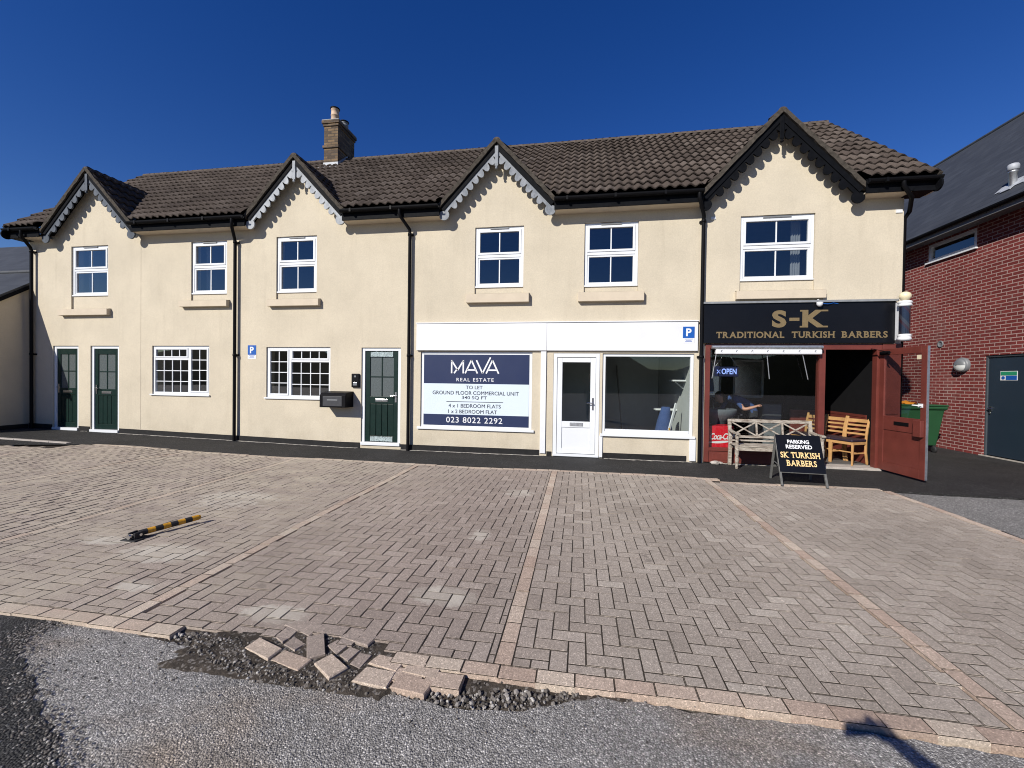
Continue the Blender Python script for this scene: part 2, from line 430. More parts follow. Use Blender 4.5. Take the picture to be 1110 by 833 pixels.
# ------------------------------------------------------------------ lettering
def glyph(txt, offset=0.0, spacing=1.0):
    if 'M' in txt and offset > 0:      # this letter cannot be emboldened by offset: lay shifted copies over each other
        V, F = [], []
        for k, (ax_, ay_) in enumerate(((-1, -1), (1, -1), (1, 1), (-1, 1), (0, 0))):
            v_, f_ = glyph(txt, 0, spacing); b_ = len(V)
            V += [Vector((p.x+ax_*offset, p.y+ay_*offset, .0002*k)) for p in v_]; F += [[b_+i for i in f] for f in f_]
        return V, F
    cu = bpy.data.curves.new('text', 'FONT'); cu.body = txt; cu.size = 1; cu.offset = offset
    cu.space_character = spacing; cu.resolution_u = 4; cu.fill_mode = 'BOTH'
    o = bpy.data.objects.new('text', cu); C.objects.link(o)
    dg = bpy.context.evaluated_depsgraph_get(); dg.update()
    me = bpy.data.meshes.new_from_object(o.evaluated_get(dg))
    vs = [v.co.copy() for v in me.vertices]; fs = [list(p.vertices) for p in me.polygons]
    bpy.data.objects.remove(o); bpy.data.curves.remove(cu); bpy.data.meshes.remove(me)
    return vs, fs
SER = {'T': 'bc tl- tr-', 'R': 'tl bl br', 'A': 'bl br', 'D': 'tl bl', 'I': 'tc bc', 'O': '', 'N': 'tl bl tr', 'L': 'tl bl', 'U': 'tl tr', 'K': 'tl bl tr br', 'S': '', 'H': 'tl bl tr br', 'B': 'tl bl', 'E': 'tl bl', '-': ''}
def serif_glyphs(txt, offset=.02, gap=.18, stretch=1.0):
    """capital letters with slab serifs; returns verts and faces, cap height 1"""
    V, F = [], []; x = 0.0
    for ch in txt:
        if ch == ' ':
            x += .45*stretch; continue
        if ch == '-':
            V_ = [(0,.38),(.42,.38),(.42,.56),(0,.56)]; vs = [Vector((a*stretch, b, 0)) for a, b in V_]; fs = [[0,1,2,3]]; w = .42*stretch
        else:
            vs, fs = glyph(ch, offset)
            x0 = min(v.x for v in vs); x1 = max(v.x for v in vs); y0 = min(v.y for v in vs); y1 = max(v.y for v in vs)
            sc = 1/(y1-y0); vs = [Vector(((v.x-x0)*sc*stretch, (v.y-y0)*sc, 0)) for v in vs]; w = (x1-x0)*sc*stretch
        b = len(V); V += [Vector((v.x+x, v.y, 0)) for v in vs]; F += [[b+i for i in f] for f in fs]
        sw, sh, ins = .17*stretch, .09, .07*stretch
        for s in SER.get(ch, '').split():
            cx = {'l': ins, 'r': w-ins, 'c': w/2}[s[1]]
            lo = 0 if s[0] == 'b' else 1-sh
            if s.endswith('-'):
                q = [(cx-ins, .72), (cx-ins+.11, .72), (cx-ins+.11, 1), (cx-ins, 1)] if s[1] == 'l' else [(cx+ins-.11, .72), (cx+ins, .72), (cx+ins, 1), (cx+ins-.11, 1)]
            else:
                q = [(cx-sw, lo), (cx+sw, lo), (cx+sw, lo+sh), (cx-sw, lo+sh)]
            b = len(V); V += [Vector((px+x, py, .0004)) for px, py in q]; F.append([b, b+1, b+2, b+3])
        x += w + gap
    return V, F
def letters(vf, origin, ux, uz, w=None, h=None, mat=None, parent=None, center=True, name='lettering', out=None, shear=0, local=False):
    """fit glyph geometry into a box of width w and height h on the plane origin + ux, uz (origin = centre)"""
    vs, fs = vf
    if shear: vs = [Vector((v.x + shear*v.y, v.y, v.z)) for v in vs]
    x0 = min(v.x for v in vs); x1 = max(v.x for v in vs); y0 = min(v.y for v in vs); y1 = max(v.y for v in vs)
    sx = w/(x1-x0) if w else h/(y1-y0); sz = h/(y1-y0) if h else sx
    ux, uz = Vector(ux).normalized(), Vector(uz).normalized(); n = ux.cross(uz).normalized()
    o = Vector(origin)
    P = [o + ux*((v.x-(x0+x1)/2)*sx) + uz*((v.y-(y0+y1)/2)*sz) + n*(v.z) for v in vs]
    mb = MB(); mb.add(P, fs)
    return mb.build(name, mat, parent, fix=False, local=local)

# ------------------------------------------------------------------ camera, sun, sky
FPX, YAW, PITCH, ROLL = 449.0, rad(9.22826), rad(-.67485), rad(-.75504)
D, CH = 8.4, 1.555
def rotm():
    cy, sy = math.cos(YAW), math.sin(YAW); cp, sp = math.cos(PITCH), math.sin(PITCH); cr, sr = math.cos(ROLL), math.sin(ROLL)
    Rz = Matrix(((cy,-sy,0),(sy,cy,0),(0,0,1))); Rx = Matrix(((1,0,0),(0,cp,-sp),(0,sp,cp))); Ry = Matrix(((cr,0,sr),(0,1,0),(-sr,0,cr)))
    return Rz @ Rx @ Ry
RM = rotm(); CAMP = Vector((0, 0, CH))
right, fwd, up = RM.col[0], RM.col[1], RM.col[2]
cam = bpy.data.cameras.new('camera'); co = bpy.data.objects.new('camera', cam); C.objects.link(co)
rot = Matrix((right, up, -fwd)).transposed().to_4x4()
co.matrix_world = Matrix.Translation(CAMP) @ rot
cam.sensor_fit = 'HORIZONTAL'; cam.sensor_width = 36; cam.lens = FPX/1110*36
cam.clip_start = .02; cam.clip_end = 3000
sc = bpy.context.scene; sc.camera = co

def pray(px, py):
    return RM @ Vector(((px-555)/FPX, 1, -(py-416.5)/FPX))
def G(px, py, z=0.0):
    d = pray(px, py); t = (z-CH)/d.z
    return Vector((d.x*t, d.y*t, z))

SUN = -pray(930, 788); SUN.normalize()
el = math.asin(SUN.z); az = math.atan2(SUN.x, SUN.y)
L = bpy.data.lights.new('sun', 'SUN'); L.energy = 4.6; L.angle = rad(.53); L.color = (1, .95, .87)
so = bpy.data.objects.new('sun', L); C.objects.link(so); so.location = (-6, -10, 12)
so.rotation_euler = (-SUN).to_track_quat('-Z', 'Y').to_euler()
w = bpy.data.worlds.new('World'); sc.world = w; w.use_nodes = True
nt = w.node_tree; bg = nt.nodes['Background']
sky = nt.nodes.new('ShaderNodeTexSky'); sky.sky_type = 'NISHITA'; sky.sun_disc = False
sky.sun_elevation = el; sky.sun_rotation = az
sky.air_density = 1.0; sky.dust_density = .0; sky.ozone_density = 3.4; sky.altitude = 0
hs = nt.nodes.new('ShaderNodeHueSaturation'); hs.inputs['Saturation'].default_value = 1.335; hs.inputs['Hue'].default_value = .522
nt.links.new(sky.outputs[0], hs.inputs['Color']); nt.links.new(hs.outputs[0], bg.inputs[0]); bg.inputs[1].default_value = .071
vs_ = sc.view_settings; vs_.view_transform = 'Standard'; vs_.look = 'None'; vs_.exposure = .39; vs_.gamma = 1; vs_.use_curve_mapping = False
sc.cycles.max_bounces = 8; sc.cycles.transparent_max_bounces = 12; sc.cycles.use_denoising = True; sc.cycles.filter_width = 1.05

# ------------------------------------------------------------------ ground
def sheet(name, poly, mat, z, lift=True, skirt=0.0):
    mb = MB(); pts = [(x, y, z) for x, y in poly]
    n = len(pts); mb.add(pts, [list(range(n))])
    if skirt:
        lo = [(p[0], p[1], p[2]-skirt) for p in pts]
        mb.add(pts + lo, [(i, (i+1) % n, n+(i+1) % n, n+i) for i in range(n)])
    o = mb.build(name, mat)
    if lift:
        bm = bmesh.new(); bm.from_mesh(o.data); bmesh.ops.triangulate(bm, faces=[f for f in bm.faces if len(f.verts) > 4])
        bmesh.ops.bisect_plane(bm, geom=bm.verts[:]+bm.edges[:]+bm.faces[:], dist=1e-5, plane_co=(-5.2, 0, 0), plane_no=(1, 0, 0))
        for v in bm.verts: v.co.z += gz(v.co.x)
        bm.to_mesh(o.data); bm.free()
    return struct(o)
def jag(pts, amp, step=.06, seed=1):
    r = random.Random(seed); out = []
    for a, b in zip(pts[:-1], pts[1:]):
        a, b = Vector(a), Vector(b); n = max(1, int((b-a).length/step)); d = (b-a).normalized(); nn = Vector((-d.y, d.x))
        for k in range(n):
            q = a.lerp(b, k/n) + nn*r.uniform(-amp, amp); out.append((q.x, q.y))
    out.append(tuple(pts[-1])); return out

sheet('ground', [(-400,-400),(400,-400),(400,400),(-400,400)], M['soil'], -.085, False)
# road edge follows the broken paving
ZR = -.022
edge_px = [(72,676),(119,681),(180,695),(216,705),(250,722),(285,735),(342,743),(378,747),(422,752),(458,760),(494,769),(552,771),(595,767),(620,760),(649,757.5),(710,765),(750,772),(863,785),(912,791),(977,800),(1110,824)]
ed = [G(x, y, ZR).to_2d() for x, y in edge_px]
ed = [(-60, 2.16), (-5.5, 2.16), (-3.6, 2.14), (-3.0, 2.1)] + [(p.x, p.y) for p in ed] + [(2.6, 2.16), (4.5, 2.17)]
je = jag(ed, .012, .05, 3)
road = sheet('road', je + [(4.5, 2.17), (4.55, 6.72), (30, 6.4), (30, -60), (-60, -60)], M['road'], ZR, False, .06)
sheet('old_asphalt', jag([(4.53, 2.0), (4.52, 6.74)], .01, .1, 5) + jag([(4.52, 6.74), (6.2, 6.7), (8.7, 6.35), (30, 6.0)], .02, .15, 6) + [(30, 2.0)], M['old_asphalt'], -.012, False)
# dark patch of tarmac at the left
tp = [G(x, y, ZR).to_2d() for x, y in [(76,673),(60,678),(40,686),(27,694),(21.6,708),(32,734),(40,759),(54,784),(61,809),(67,833),(75,870)]]
tp = [(p.x, p.y) for p in tp]
sheet('tarmac_patch', jag(tp, .022, .035, 9) + [(-1.6, .6), (-12, .6), (-12, 2.15), (-4.0, 2.155), (-3.35, 2.15)], M['tarmac_patch'], ZR+.006, False, .02)

# block paving: 200 x 100 mm blocks in 90 degree herringbone between tan bay lines
bays = [-10.05, -7.65, -5.25, -2.85, -.39, 2.03, 4.43]
hole = [(p.x, p.y) for p in [G(x, y) for x, y in [(205,706),(235,697),(262,696),(280,698),(298,691),(312,683),(342,677),(362,690),(380,692),(398,688),(412,698),(406,712),(420,722),(388,745),(330,748),(270,735),(215,712)]]]
def inside(x, y, poly):
    c = False; n = len(poly)
    for i in range(n):
        x1, y1 = poly[i]; x2, y2 = poly[(i+1) % n]
        if (y1 > y) != (y2 > y) and x < (x2-x1)*(y-y1)/(y2-y1) + x1: c = not c
    return c
import numpy as np
class Bricks:
    def __init__(s): s.v = []; s.f = []; s.r = []; s.m = []
    def add(s, x0, x1, y0, y1, rnd=None, zt=0.0, jit=True):
        if x1-x0 < .025 or y1-y0 < .025: return
        cx, cy = (x0+x1)/2, (y0+y1)/2
        und = .009*math.sin(cx*1.3+1)*math.sin(cy*1.1) + .004*math.sin(cx*3.1+cy*2.3)
        z = zt + und + gz(cx) + (random.uniform(-.0025, .0025) if jit else 0)
        tx, ty = (random.gauss(0, .005), random.gauss(0, .005)) if jit else (0, 0)
        a = random.gauss(0, .006) if jit else 0
        base = len(s.v)
        for (e, e2, dz) in ((0, 0, -.05), (0, 0, -.0014), (.0042, .0056, -.0014), (.0050, .0064, 0)):
            for X, Y in ((x0+e, y0+e2), (x1-e, y0+e2), (x1-e, y1-e2), (x0+e, y1-e2)):
                dx, dy = X-cx, Y-cy
                s.v.append((cx+dx-a*dy, cy+dy+a*dx, z+dz+tx*dx+ty*dy))
        for l in range(3):
            for k in range(4):
                k2 = (k+1) % 4
                s.f.append((base+l*4+k, base+l*4+k2, base+(l+1)*4+k2, base+(l+1)*4+k)); s.m.append(1 if l == 1 else 0)
        s.f.append((base+12, base+13, base+14, base+15)); s.m.append(0)
        s.r += [random.random() if rnd is None else rnd]*13
    def build(s, name, mat):
        me = bpy.data.meshes.new(name); me.from_pydata(s.v, [], s.f)
        at = me.attributes.new('rnd', 'FLOAT', 'FACE'); at.data.foreach_set('value', s.r)
        o = link(name, me, mat); me.materials.append(M['joint']); me.polygons.foreach_set('material_index', s.m)
        return struct(o)
bl = Bricks(); Y0, Y1 = 2.205, 7.02
for bi in range(len(bays)):
    xa = (bays[bi-1] if bi else -14.2) + .05; xb = bays[bi] - .05
    yb = Y1 if xb < 2.2 else 6.83
    ya = Y0
    ox, oy = xa - .02*bi, ya - .03
    ni, nj = int((xb-xa)/.1)+4, int((yb-ya)/.1)+4
    for j in range(-2, nj):
        for i in range(-2, ni):
            m = (i-j) % 4
            if m == 0: r = (ox+i*.1, ox+(i+2)*.1, oy+j*.1, oy+(j+1)*.1)
            elif m == 3: r = (ox+i*.1, ox+(i+1)*.1, oy+j*.1, oy+(j+2)*.1)
            else: continue
            x0, x1, y0, y1 = max(r[0], xa), min(r[1], xb), max(r[2], ya), min(r[3], yb)
            if x1 <= x0 or y1 <= y0: continue
            if inside((x0+x1)/2, (y0+y1)/2, hole): continue
            if xb < -9.9 and (y0 > 6.45 and x0 < -10.2): continue
            bl.add(x0, x1, y0, y1)
bl.build('block_paving', M['paver'])
bed = [(-14.2, 2.12), (-2.95, 2.12), (-2.5, 2.24)] + [(x, y) for x, y in [(-2.3, 2.4), (-1.95, 2.46), (-1.55, 2.52), (-1.2, 2.5), (-.95, 2.34), (-.75, 2.2), (-.5, 2.12)]] + [(4.48, 2.12), (4.48, 6.83), (2.28, 6.83), (2.28, 7.1), (-14.2, 7.1)]
sheet('bedding_sand', [(p[0], p[1]) for p in bed], simple('jointing_sand', (.040, .033, .027), .95, .3, 9, .4, 90, .1), -.026, True)
for bi, bx in enumerate(bays):
    t_ = Bricks(); y = Y0 - .0
    yb = Y1 if bx < 2.2 else 6.83
    while y < yb-.03:
        t_.add(bx-.05, bx+.05, y, min(y+.2, yb), random.random()); y += .2
    t_.build('bay_line', M['paver_tan'])
# edging blocks along the road, a double row at the broken corner
t_ = Bricks(); x = -14.2
while x < 4.5:
    L_ = .2
    if not inside(x+.1, 2.15, hole) and not (-2.32 < x+.1 < -.98):
        t_.add(x, x+L_, 2.105 + .004*math.sin(x*5), 2.205, random.random())
    x += L_
for k, xx in enumerate((-.98, -.77)):
    t_.add(xx, xx+.2, 1.995-.012*k, 2.095, random.random(), -.006)
t_.build('edging_course', M['paver_tan'])
t_ = Bricks(); x = -9.9
while x < 2.2:
    t_.add(x, x+.2, 7.02, 7.12, random.random()*.6+.4, .004); x += .2
x = 2.2
while x < 4.4:
    t_.add(x, x+.2, 6.83, 6.93, random.random()*.6+.4, .004); x += .2
t_.build('footway_edging', M['paver_tan'])
# footway of new asphalt against the building, running on into the alley
sheet('footway', [(-16, 7.0), (-10.0, 7.02)] + [(-9.9, 7.12), (-5.2, 7.12), (2.22, 7.12), (2.24, 6.93), (4.44, 6.93)] + jag([(4.44, 6.80), (6.2, 6.75), (8.7, 6.4), (8.9, 6.4)], .025, .1, 11) + [(8.9, 30), (5.7, 30), (5.7, 8.42), (-5.2, 8.42), (-16, 8.42)], M['footway'], .006, True, .05)
sheet('asphalt_ramp', [(-16, 6.45), (-11.3, 6.5), (-10.05, 7.0), (-16, 7.0)], M['footway'], .002, True)
mb = MB()
for k in range(12):
    xa = -15.5 + k*.46; xb = xa + .452
    if xb > -10.0: break
    mb.add([(xa, 6.96, gz(xa)+.022), (xb, 6.96, gz(xb)+.022), (xb, 7.05, gz(xb)+.022), (xa, 7.05, gz(xa)+.022), (xa, 6.96, gz(xa)-.03), (xb, 6.96, gz(xb)-.03), (xb, 7.05, gz(xb)-.03), (xa, 7.05, gz(xa)-.03)], [(0,1,2,3),(4,5,1,0),(5,6,2,1),(6,7,3,2),(7,4,0,3)])
struct(mb.build('kerb_edging', M['edging'], bevel=.004))
# crumbly pale mortar line where asphalt meets wall
def fillet(x0, x1):
    r = random.Random(int(x0*100)); a = []; x = x0
    while x < x1:
        a.append((x, 8.385 - max(.006, r.gauss(.032, .016)))); x += r.uniform(.03, .09)
    return a + [(x1, 8.37), (x1, 8.40), (x0, 8.40)]
for a, b in ((-12.1, -11.95), (-11.0, -4.75), (-3.75, -.7), (.5, 2.15), (2.5, 4.3)):
    sheet('mortar_line', fillet(a, b), M['fillet'], .011, True, .02)
# unseen bank added behind the camera to give the glass dark reflections
mb = MB(); n = 40
ring = [(x*6.0-120, -62 - 4*math.sin(x*.9), 7 + 3.0*math.sin(x*.7+1) + 1.6*math.sin(x*1.9)) for x in range(n+1)]
mb.add([(p[0], -34, -.3) for p in ring] + [(p[0], p[1]+12, p[2]*.75) for p in ring] + ring, [(i, i+1, n+2+i, n+1+i) for i in range(n)] + [(n+1+i, n+2+i, 2*n+3+i, 2*n+2+i) for i in range(n)], True)
struct(mb.build('reflection_bank', M['reflection_bank']))

# ------------------------------------------------------------------ the cream terrace
XL, XR, YW = -13.75, 5.64, 8.4
YE, ZE, YR, ZRG = 8.07, 5.10, 11.42, 7.97      # eaves and ridge of the main roof
SL = (ZRG-ZE)/(YR-YE)
bld = thing('terraced_building', 'long cream rendered two storey terrace with four scalloped gables and brown tiled roof', 'building', (0, YW, 0))

UPW = [(-12.46,-11.36,3.46,4.69,(-12.73,-11.27,2.98,3.14)), (-9.02,-8.06,3.44,4.67,(-9.25,-7.98,3.14,3.29)), (-6.79,-5.79,3.43,4.69,(-6.95,-5.68,3.12,3.28)),
       (-2.18,-1.16,3.44,4.69,(-2.34,-1.03,3.12,3.31)), (.06,1.10,3.41,4.68,(-.05,1.21,3.11,3.30)), (2.95,4.22,3.45,4.67,(2.87,4.38,3.10,3.26))]
GRW = [(-10.09,-8.52,1.09,2.24,False), (-7.03,-5.44,1.07,2.21,True)]
DRS = [(-13.02,-12.24,.17,2.24), (-11.88,-11.04,.15,2.24), (-4.70,-3.79,.11,2.20)]
holes = [(w_[0], w_[1], w_[4][3]-.006, w_[3]) for w_ in UPW] + [g_[:4] for g_ in GRW] + DRS + [(-3.34,-.95,.50,2.12), (-.52,.40,.05,2.09), (.45,2.17,.48,2.09), (2.36,5.34,.0,2.28)]
gables = [(-11.68,1.30,6.42,'barge_dark'), (-6.19,1.15,6.34,'barge_pale'), (-1.70,1.15,6.32,'barge_mid'), (3.53,1.32,6.44,'fascia_black')]
ZT = 4.95
xs = sorted({XL, XR} | {h[0] for h in holes} | {h[1] for h in holes}); zs = sorted({-.12, ZT} | {h[2] for h in holes} | {h[3] for h in holes})
mb = MB(); YI = YW+.26
for i in range(len(xs)-1):
    for j in range(len(zs)-1):
        x0, x1, z0, z1 = xs[i], xs[i+1], zs[j], zs[j+1]; cx, cz = (x0+x1)/2, (z0+z1)/2
        if any(h[0] < cx < h[1] and h[2] < cz < h[3] for h in holes): continue
        mb.add([(x0,YW,z0),(x1,YW,z0),(x1,YW,z1),(x0,YW,z1)], [(0,1,2,3)])
        mb.add([(x0,YI,z0),(x1,YI,z0),(x1,YI,z1),(x0,YI,z1)], [(3,2,1,0)])
for h in holes:
    x0, x1, z0, z1 = h[:4]
    mb.add([(x0,YW,z0),(x0,YI,z0),(x0,YI,z1),(x0,YW,z1)], [(0,1,2,3)]); mb.add([(x1,YW,z0),(x1,YI,z0),(x1,YI,z1),(x1,YW,z1)], [(3,2,1,0)])
    mb.add([(x0,YW,z1),(x1,YW,z1),(x1,YI,z1),(x0,YI,z1)], [(3,2,1,0)]); mb.add([(x0,YW,z0),(x1,YW,z0),(x1,YI,z0),(x0,YI,z0)], [(0,1,2,3)])
for (xc, hw, za, _) in gables:
    a = hw+.12
    mb.add([(xc-a,YW,ZT),(xc+a,YW,ZT),(xc,YW,ZT+a*1.06)], [(0,1,2)])
# gable ends, back and party walls
YB = 14.6
for X in (XL, XR):
    s_ = 1 if X == XR else -1
    pr = [(X, YW, -.12), (X, YB, -.12), (X, YB, ZT), (X, YR, ZT+(YR-YW)*SL*.97), (X, YW, ZT)]
    mb.add(pr, [list(range(5))[::s_]])
    mb.add([(p[0]-s_*.26, p[1], p[2]) for p in pr], [list(range(5))[::-s_]])
mb.add([(XL,YB,-.12),(XR,YB,-.12),(XR,YB,ZT),(XL,YB,ZT)], [(3,2,1,0)])
wall = mb.build('wall', M['render'], bld, fix=False)
mb = MB()
mb.box(XL+.27, XR-.27, YI+.002, YB-.05, 2.62, 2.80)
mb.box(XL+.27, XR-.27, YI+.002, YB-.05, 4.96, 5.0)
mb.box(XL+.27, XR-.27, YI+.002, YB-.05, -.1, .03)
for X in (-10.55, -7.7, -3.5, -.72, 2.28):
    mb.box(X-.05, X+.05, YI+.002, YB-.06, .032, 2.618); mb.box(X-.05, X+.05, YI+.002, YB-.06, 2.802, 4.958)
mb.box(XL+.28, XR-.28, 12.2, 12.3, .034, 2.616); mb.box(XL+.28, XR-.28, 11.6, 11.7, 2.804, 4.956)
mb.build('interior_partition', simple('interior_paint', (.16, .165, .17), .9, .1), bld)
mb = MB(); mb.box(2.335, 5.36, YI+.01, 12.1, .034, .05)
mb.build('shop_floor', M['floor_in'], bld)
mb = MB()
mb.box(-.66, .7, 11.0, 11.06, .035, 2.61); mb.box(2.16, 2.222, YI+.01, 11.9, .036, 2.60); mb.box(-.668, 2.15, 11.9, 11.96, .036, 2.6)
mb.build('interior_lining', M['plaster'], bld)
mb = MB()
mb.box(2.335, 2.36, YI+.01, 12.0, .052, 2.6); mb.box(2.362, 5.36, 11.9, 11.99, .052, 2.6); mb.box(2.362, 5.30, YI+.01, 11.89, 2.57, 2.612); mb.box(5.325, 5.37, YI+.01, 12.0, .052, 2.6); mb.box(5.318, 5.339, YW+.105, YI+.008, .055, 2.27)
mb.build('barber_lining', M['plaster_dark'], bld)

# plinth: black painted band between the door openings
def band(x0, x1, top, y):
    mb = MB(); n = max(1, int((x1-x0)/.5))
    P0 = [(x0+(x1-x0)*k/n) for k in range(n+1)]
    vs = [(x, yy, gz(x)+zz) for x in P0 for yy, zz in ((y, -.1), (y, top), (YW+.001, top))]
    mb.add(vs, [(k*3, k*3+3, k*3+4, k*3+1) for k in range(n)] + [(k*3+1, k*3+4, k*3+5, k*3+2) for k in range(n)] + [(0, 1, 2), (n*3+2, n*3+1, n*3)])
    mb.build('plinth', M['plinth'], bld, fix=False)
for a, b in ((XL, -13.04), (-12.22, -11.90), (-11.02, -4.72), (-3.77, -.79)): band(a, b, .125, YW-.014)
band(-.64, -.54, .10, YW-.014); band(.47, 2.05, .12, YW-.014)

# ---- windows
def pane(x0, x1, z0, z1, y, parent, mat='glass'):
    e = [random.uniform(-.0035, .0035) for _ in range(3)]
    m_ = MB(); m_.add([(x0,y+e[0],z0),(x1,y+e[1],z0),(x1,y+e[1]+e[2],z1),(x0,y+e[0]+e[2],z1)], [(0,1,2,3)])
    return m_.build('pane', M[mat], parent, fix=False)
curt = simple('curtain', (.20, .21, .225), .9, .08)
for wi, (x0, x1, z0, z1, s_) in enumerate(UPW):
    y = YW+.032; f = MB()
    f.frame(x0+.004, x1-.004, z0+.004, z1-.002, .055, y, y+.07)
    zm = z0 + (z1-z0)*.525
    f.box(x0+.06, x1-.06, y+.002, y+.066, zm-.03, zm+.03)
    # top sash stands proud, bottom sash set back
    f.frame(x0+.06, x1-.06, zm+.032, z1-.059, .042, y-.012, y+.05)
    f.frame(x0+.06, x1-.06, z0+.061, zm-.032, .036, y+.012, y+.06)
    f.box(x0-.0+.004, x1-.004, y-.022, y-.001, z0+.004, z0+.034)
    w_ = f.build('window', M['upvc'], bld, bevel=.003)
    b = MB(); xm = (x0+x1)/2
    b.box(xm-.011, xm+.011, y+.012, y+.03, zm+.075, z1-.102); b.box(xm-.011, xm+.011, y+.026, y+.042, z0+.098, zm-.069)
    b.build('glazing_bar', M['upvc'], w_)
    pane(x0+.1, x1-.1, zm+.07, z1-.1, y+.022, w_); pane(x0+.095, x1-.095, z0+.095, zm-.066, y+.036, w_)
    v = MB(); v.box(x0+.001, x1-.001, y+.004, y+.06, s_[3]-.02, z0+.003); v.build('apron_panel', M['render'], w_)
    v = MB(); v.box(xm-(x1-x0)*.19, xm+(x1-x0)*.19, y-.020, y-.002, z1-.048, z1-.018)
    v.build('trickle_vent', M['vent_grey'], w_, bevel=.004)
    m_ = MB(); m_.box(s_[0], s_[1], YW-.10, YW-.001, s_[2], s_[3]-.012)
    m_.add([(s_[0], YW-.10, s_[3]-.0121), (s_[1], YW-.10, s_[3]-.0121), (s_[1], YW-.001, s_[3]+.006), (s_[0], YW-.001, s_[3]+.006)], [(0,1,2,3)])
    m_.build('sill', M['stone'], w_, bevel=.006)
    if wi in (0, 1, 5):
        cu = MB(); xc0 = x0+.12 if wi != 5 else x1-.28; n = 14
        cu.add([(xc0+(.16)*k/n, YI+.03+.018*math.sin(k*1.7), z) for z in (z0, z1+.1) for k in range(n+1)], [(k, k+1, n+2+k, n+1+k) for k in range(n)], True)
        cu.build('curtain', curt, w_)
for (x0, x1, z0, z1, flip) in GRW:
    y = YW+.03; f = MB(); W_ = x1-x0
    def X(u): return x0 + (1-u)*W_ if flip else x0 + u*W_
    def bx(m_, u0, u1, ya, yb, za, zb):
        a, b = sorted((X(u0), X(u1))); m_.box(a, b, ya, yb, za, zb)
    f.frame(x0+.003, x1-.003, z0+.003, z1-.003, .05, y, y+.07)
    um = .635; zt = z1-.31
    bx(f, um-.018, um+.018, y+.002, y+.066, z0+.053, z1-.053)
    bx(f, .05/W_, um-.018, y+.004, y+.064, zt-.026, zt+.026)
    def sash(u0, u1, za, zb, wd, yy):
        a, b = sorted((X(u0), X(u1))); f.frame(a, b, za, zb, wd, yy, yy+.05)
    sash(.053/W_, um-.019, zt+.028, z1-.055, .034, y-.012)
    sash(um+.019, 1-.053/W_, z0+.055, z1-.055, .034, y-.012)
    f.box(x0-.03, x1+.03, YW-.035, y-.001, z0-.03, z0+.002)
    w_ = f.build('window', M['upvc'], bld, bevel=.003)
    b = MB()
    def grid(u0, u1, za, zb, nc, nr, yy):
        for k in range(1, nc):
            u = u0+(u1-u0)*k/nc; b.box(X(u)-.009, X(u)+.009, yy, yy+.014, za, zb)
        for k in range(1, nr):
            z = za+(zb-za)*k/nr; a_, b_ = sorted((X(u0), X(u1))); b.box(a_, b_, yy+.001, yy+.013, z-.009, z+.009)
    e = .05/W_
    grid(e+.02, um-.04, zt+.062, z1-.09, 4, 1, y+.006)
    grid(e, um-.018, z0+.053, zt-.026, 4, 3, y+.02)
    grid(um+.04, 1-e-.02, z0+.09, z1-.09, 2, 4, y+.006)
    b.build('glazing_bar', M['upvc'], w_)
    for (u0, u1, za, zb, yy) in ((e+.018, um-.038, zt+.06, z1-.088, .016), (e, um-.016, z0+.052, zt-.024, .03), (um+.038, 1-e-.018, z0+.088, z1-.088, .016)):
        a_, b_ = sorted((X(u0), X(u1))); pane(a_, b_, za, zb, y+yy, w_)
